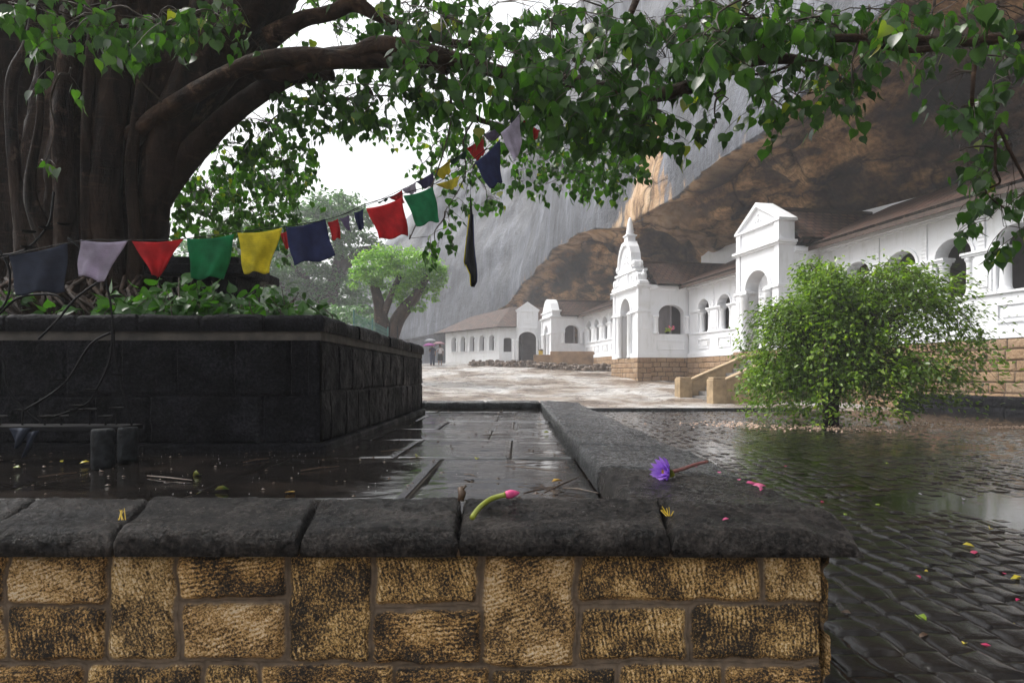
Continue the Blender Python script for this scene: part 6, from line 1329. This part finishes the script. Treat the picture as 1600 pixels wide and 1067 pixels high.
def petals(name, label, cat, spots, z, m, sz, kind='oval', group=None, seed=1, flat=.25, zoff=.006):
    random.seed(seed)
    for i, s in enumerate(spots):
        px, py = s[:2]; p = on(px, py, z if len(s) < 4 else s[3]); k = s[2] if len(s) > 2 else 1.0
        a = random.uniform(0, 2*pi); T = np.array([[cos(a), sin(a), random.uniform(-flat, flat)*.3]]); Nn = np.array([[random.gauss(0, flat), random.gauss(-.2, flat), 1]])
        o = scatter(name, np.array([[p.x, p.y, p.z+zoff]]), T, Nn, np.array([sz*k]), np.array([random.random()]), kind, m, None)
        me = o.data; me.transform(Matrix.Translation(-Vector((p.x, p.y, p.z+zoff)))); o.location = (p.x, p.y, p.z+zoff); q = o.modifiers.new('s', 'SOLIDIFY'); q.thickness = .0012
        tag(o, label[i] if isinstance(label, list) else label, cat, group)
petals('flower_petal', ['small pale petal at the left end of the pink row on the kerb', 'larger pink petal second in the row on the kerb', 'largest pink petal in the middle of the row on the kerb', 'pink petal fourth in the row on the kerb', 'small pink petal at the right end of the row on the kerb'], 'petal', [(1156, 752, .7), (1166, 756, 1.2), (1176, 760, 1.2), (1185, 763, .9), (1190, 765, .7)], -.428, M['petal_pink'], .042, group='pink petals in a row on the kerb', seed=3)
petals('flower_petal', ['tiny pink petal just right of the purple lotus stem', 'tiny dark pink petal between the lotus and the row of petals', 'small pink petal alone on the front face of the corner coping stone'], 'petal', [(1088, 731, .6), (1127, 740, .5), (1139, 813, .6, -.425)], -.418, M['petal_pink'], .034, seed=4)
# on the paving
petals('fallen_leaf', ['yellow fallen leaf on the wet paving near the terrace corner', 'green curled leaf on the pale wet slab', 'small yellow-green leaf lying against the front coping, left', 'long yellow-green leaf lying against the front coping, centre left', 'green leaf on the dark paving in front of the terrace wall', 'bright yellow-green leaf beside the stone drum', 'orange-brown leaf in the dark left corner of the paving', 'green leaf standing in the twigs behind the pink bud', 'small green leaf by the far part of the right-hand kerb', 'brown leaf near the left edge under the lamp rack'], 'fallen leaf',
       [(650, 717, .9), (744, 721, .9), (358, 768, 1.0), (448, 772, 1.0), (312, 744, 1.0), (140, 724, .7), (32, 733, .6), (862, 756, .8), (858, 677, .8), (95, 722, .6)], -.515, M['litter'], .07, 'oval', seed=8, flat=.5, zoff=.012)
random.seed(14)
mb = MB(); tws = [((790, 728), (885, 738)), ((725, 741), (745, 745)), ((818, 771), (850, 764)), ((850, 770), (905, 745)), ((754, 680), (800, 679)), ((640, 716), (662, 716)), ((230, 743), (300, 750)), ((60, 745), (120, 738)), ((880, 762), (935, 770)), ((595, 705), (640, 702)), ((800, 650), (822, 655)), ((380, 722), (420, 716)), ((470, 735), (530, 728))]
TWL = ['long thin twig across the pale slab, between the green leaf and the purple lotus', 'short thick twig just below the green curled leaf', 'twig touching the tip of the pink bud', 'forked-looking twig right of the pink bud', 'twig on the far half of the paving, in line with the bud', 'short twig beside the yellow leaf near the terrace corner', 'pale twig on the dark paving left of centre', 'twig in the dark left corner of the paving', 'twig at the near end of the paving against the kerb', 'twig lying by the right foot of the terrace wall', 'tiny twig at the far end of the paving', 'twig close under the front of the terrace wall', 'twig on the dark paving behind the middle coping stone']
for i, (a, b) in enumerate(tws):
    p, q = on(*a, -.512), on(*b, -.512); m_ = (p+q)/2+Vector((random.uniform(-.01, .01), random.uniform(-.02, .02), .004)); t_ = MB(); t_.tube([p, m_, q], [.003, .004, .002], 5); o = t_.build('fallen_twig', M['brown_litter'], None, origin=tuple(m_)); tag(o, TWL[i], 'twig', 'thin twigs scattered on the paving')
cork = thing('seed_pod', 'stubby brown seed pod standing on the coping joint left of the pink bud', 'seed pod', tuple(on(721, 775, -.41))); mb = MB(); p = on(720, 782, -.40); mb.tube([p, p+Vector((.004, .01, .022)), p+Vector((-.004, .015, .042))], [.010, .013, .009], 9); mb.tube([p+Vector((.002, .01, .03)), p+Vector((.016, .01, .048))], [.005, .004], 6); mb.build('pod', M['brown_litter'], cork, smoothf=True)
for i, (x, y, lab) in enumerate([(190, 812, 'yellow straw scraps wedged in the leftmost coping joint'), (1044, 806, 'yellow straw scraps wedged in the coping joint right of the bud')]):
    t_ = MB(); p = on(x, y, -.435)
    for k in range(6): t_.tube([p+Vector((random.uniform(-.012, .012), 0, 0)), p+Vector((random.uniform(-.02, .02), random.uniform(0, .03), random.uniform(.012, .035)))], [.0016, .001], 4)
    tag(t_.build('straw', M['yellow'], None, origin=tuple(p)), lab, 'straw')
# scattered crumbs too many to count
def crumbs(name, label, pts, m, r0, r1, seed):
    random.seed(seed); mb = MB()
    for p in pts:
        r_ = random.uniform(r0, r1); q = Vector(p); a = random.uniform(0, 6); e = Vector((cos(a), sin(a), 0))*r_*random.uniform(.8, 1.8); f_ = Vector((-sin(a), cos(a), 0))*r_; h = Vector((random.uniform(-.3, .3)*r_, 0, r_*.7)); mb.add([q+e, q+f_, q-e, q-f_, q+h], [(0, 1, 4), (1, 2, 4), (2, 3, 4), (3, 0, 4)])
    return tag(mb.build(name, m, None), label, 'litter' if True else None, kind='stuff')
random.seed(4)
crumbs('rice_grains', 'white crumbs strewn over the dark paving', [(random.uniform(-3.4, .1), random.uniform(2.4, 4.6), -.517) for k in range(150)]+[(random.gauss(-1.55, .18), random.gauss(4.35, .18), -.517) for k in range(24)], M['white'], .0012, .0030, 5)
crumbs('bark_crumbs', 'brown crumbs and bits of twig on the paving', [(random.uniform(-3.4, .36), random.uniform(2.35, 10.5)**1.0, -.515) for k in range(420)], M['brown_litter'], .003, .012, 6)
pp = []
for k in range(1300):
    a = random.uniform(0, 2*pi); q = random.gauss(1.0, .22); cx, cy = 7.05, 15.1
    x, y = cx+cos(a)*2.4*q, cy+sin(a)*1.5*q
    if sin(a) < .45: pp.append((x, y, GZ+.004+float(court_u(x, y))*0.3))
for k in range(600): x = random.uniform(8, 13.0); y = 14.1+random.gauss(0, .16)-(x-8)*.03; pp.append((x, y, GZ+.006))
crumbs('fallen_blossom', 'ring of pale pink fallen blossom on the wet ground round the bush', pp, simple('pale_blossom', (0.50, 0.34, 0.25), 0.6, 0.7, 30), .010, .030, 7)
# leaves and petals on the cobbles
sp = [(1523, 868, 'p', 1.3), (1437, 908, 'p', 1), (1563, 938, 'r', 1.2), (1571, 900, 'p', .8), (1282, 786, 'p', .7), (1532, 1010, 'p', .7), (1504, 853, 'y', 1), (1442, 894, 'y', 1), (1579, 907, 'y', 1.2), (1546, 828, 'y', 1), (1320, 807, 'g', 1), (1433, 965, 'g', 1.3), (1586, 978, 'y', 1.2), (1376, 790, 'g', .7), (1488, 804, 'g', .8), (1505, 1010, 'y', .6), (1450, 995, 'b', .8), (1330, 962, 'b', .8), (1388, 725, 'g', .8), (1230, 730, 'p', .7), (1580, 925, 'g', .8), (1440, 774, 'w', .8), (1506, 782, 'w', .8)]
random.seed(6)
def where(px, py):
    v = 'far out' if py < 760 else ('upper part' if py < 850 else ('halfway down' if py < 930 else 'near the bottom edge'))
    h = 'beside the wall corner' if px < 1345 else ('left of the bright puddle' if px < 1450 else ('by the bright puddle' if px < 1540 else 'at the right edge'))
    return v+', '+h
for px, py, k, s in sp:
    n0 = 'fallen_leaf' if k in 'ygbw' else 'flower_petal'
    lab, gr = {'y': ('yellow leaf on the wet cobbles', 'yellow leaves on the cobbles'), 'g': ('green leaf on the wet cobbles', 'green leaves on the cobbles'), 'b': ('brown leaf on the dark wet cobbles', 'brown leaves on the cobbles'), 'w': ('pale small leaf floating on the puddle', 'pale leaves on the puddle'), 'p': ('crimson petal on the wet cobbles', 'crimson petals on the cobbles'), 'r': ('large crimson petal on the wet cobbles', 'crimson petals on the cobbles')}[k]
    mm = {'y': simple('yellow_leaf', (0.55, 0.45, 0.03), 0.35, .2, 30), 'g': simple('green_leaf', (0.20, 0.30, 0.02), 0.35, .2, 30), 'b': M['brown_litter'], 'w': M['white'], 'r': simple('crimson_petal', (0.62, 0.04, 0.14), 0.35, .2, 30), 'p': simple('crimson_petal', (0.55, 0.03, 0.12), 0.35, .2, 30)}[k] if (k+'_m') not in M else M[k+'_m']
    M[k+'_m'] = mm
    lab = lab.replace(' wet', '').replace(' dark', '')+', '+where(px, py)
    petals(n0, lab, 'leaf' if k not in 'pr' else 'petal', [(px, py, s)], GZ, mm, .06, 'oval', gr, seed=px, zoff=.012, flat=.35)

# ------------------------------------------------------------ visitors with umbrellas
def person(px, feet, Y, H, label, top_m, leg_m, skirt=False, lean=0):
    p = at(px, feet, Y); z0 = float(bed_z(p.x, Y))-.03; t = thing('person', label, 'person', (p.x, Y, z0)); s = H/1.7
    J_ = {'pel': (0, 0, .95, .15), 'sp': (0, 0, 1.15, .14), 'ch': (0, 0, 1.35, .165), 'nk': (0, 0, 1.48, .06), 'hd': (0, -.02, 1.60, .095), 'hd2': (0, -.01, 1.70, .075), 'hl': (-.09, 0, .9, .10), 'kl': (-.10, -.02, .5, .07), 'al': (-.10, .02, .08, .045), 'fl': (-.10, -.14, .04, .035), 'hr': (.09, 0, .9, .10), 'kr': (.10, .04, .5, .07), 'ar': (.11, .12, .09, .045), 'fr': (.11, -.02, .04, .035),
          'sl': (-.19, 0, 1.40, .06), 'el': (-.24, .02, 1.14, .045), 'wl': (-.14, -.2, 1.22, .035), 'dl': (-.10, -.25, 1.28, .035), 'sr': (.19, 0, 1.40, .06), 'er': (.25, .02, 1.12, .045), 'wr': (.24, -.06, .88, .033), 'dr': (.24, -.08, .80, .035)}
    E = [('pel', 'sp'), ('sp', 'ch'), ('ch', 'nk'), ('nk', 'hd'), ('hd', 'hd2'), ('pel', 'hl'), ('hl', 'kl'), ('kl', 'al'), ('al', 'fl'), ('pel', 'hr'), ('hr', 'kr'), ('kr', 'ar'), ('ar', 'fr'), ('ch', 'sl'), ('sl', 'el'), ('el', 'wl'), ('wl', 'dl'), ('ch', 'sr'), ('sr', 'er'), ('er', 'wr'), ('wr', 'dr')]
    K = list(J_); me = bpy.data.meshes.new('body'); me.from_pydata([tuple(c*s for c in J_[k][:3]) for k in K], [(K.index(a), K.index(b)) for a, b in E], [])
    o = bpy.data.objects.new('body', me); COL.objects.link(o); o.parent = t; me.materials.append(M['skin']); o.modifiers.new('skin', 'SKIN')
    for i, k in enumerate(K): me.skin_vertices[0].data[i].radius = (J_[k][3]*s, J_[k][3]*s*.85); me.skin_vertices[0].data[i].use_root = (k == 'pel')
    o.modifiers.new('sub', 'SUBSURF').render_levels = 1
    b = Vector((p.x, Y, z0)); mb = MB(); mb.lathe(b, [(.185*s, .88*s), (.17*s, 1.0*s), (.165*s, 1.15*s), (.20*s, 1.32*s), (.20*s, 1.42*s), (.09*s, 1.49*s)], 14)
    for sg in (-1, 1): mb.tube([b+Vector((sg*.17, 0, 1.41))*s, b+Vector((sg*.235, .01, 1.20))*s], [.075*s, .068*s], 8)
    mb.build('shirt', top_m, t, smoothf=True)
    mb = MB()
    if skirt: mb.lathe(b, [(.23*s, .42*s), (.20*s, .7*s), (.19*s, .93*s), (.16*s, 1.0*s)], 14)
    else:
        for sg in (-1, 1): mb.tube([b+Vector((sg*.09, 0, .95))*s, b+Vector((sg*.10, .0, .5))*s, b+Vector((sg*.105, .04*(sg+1), .08))*s], [.13*s, .095*s, .07*s], 10)
    mb.build('skirt' if skirt else 'trousers', leg_m, t, smoothf=True)
    mb = MB(); mb.lathe(b+Vector((0, .015, 0)), [(.07*s, 1.56*s), (.105*s, 1.62*s), (.10*s, 1.70*s), (.05*s, 1.765*s), (.01, 1.77*s)], 10); mb.build('hair', M['hair'], t, smoothf=True)
    return b
b1 = person(675.5, 568.5, 52, 1.62, 'person in dark navy clothes sheltering under the grey and purple umbrellas', M['navycloth'], M['navycloth'])
b2 = person(687.5, 567.5, 52.4, 1.60, 'person in a white top and black skirt under the rose umbrella', M['white'], M['blackcloth'], True)
def umbrella(px, py, Y, r, m, label):
    c = at(px, py, Y); t = thing('umbrella', label, 'umbrella', (c.x, c.y, c.z-.75), 'open umbrellas of the visitors'); n = 24; prof = [(0.005, 0), (.25, -.03), (.55, -.12), (.82, -.27), (1.0, -.42)]
    V = []
    for rr, z in prof:
        for k in range(n): th = 2*pi*k/n; sc = 1-.06*rr*abs(sin(4*th)); V.append((c.x+r*rr*sc*cos(th), c.y+r*rr*sc*sin(th), c.z+r*z))
    o = link_mesh('canopy', np_mesh('canopy', np.array(V), [grid_faces(len(prof), n, 0, wrap=True)]), m, t); q = o.modifiers.new('s', 'SOLIDIFY'); q.thickness = .01
    mb = MB(); mb.tube([c+Vector((0, 0, .06)), c-Vector((0, 0, .8))], .012, 6); mb.build('shaft', M['iron'], t)
umbrella(672.5, 529, 52.5, .50, M['umb_grey'], 'grey open umbrella, highest and leftmost of the three')
umbrella(671, 536, 51.7, .50, M['umb_pink'], 'purple open umbrella below the grey one')
umbrella(686, 533.5, 52.3, .50, M['umb_brown'], 'dull rose open umbrella over the person in white')

# ------------------------------------------------------------ the mist
hz = MB(); hz.box(-130, 60, -14, 135, -3.0, 75)
M['haze'] = bpy.data.materials.new('mist'); M['haze'].use_nodes = True; hn = M['haze'].node_tree; hn.nodes.clear()
ho = hn.nodes.new('ShaderNodeOutputMaterial'); hv = hn.nodes.new('ShaderNodeVolumePrincipled'); hv.inputs['Color'].default_value = (0.93, 0.95, 1.0, 1); hv.inputs['Density'].default_value = 0.0018; hv.inputs['Anisotropy'].default_value = 0.2
hn.links.new(hv.outputs[0], ho.inputs['Volume'])
tag(hz.build('haze', M['haze']), kind='stuff')
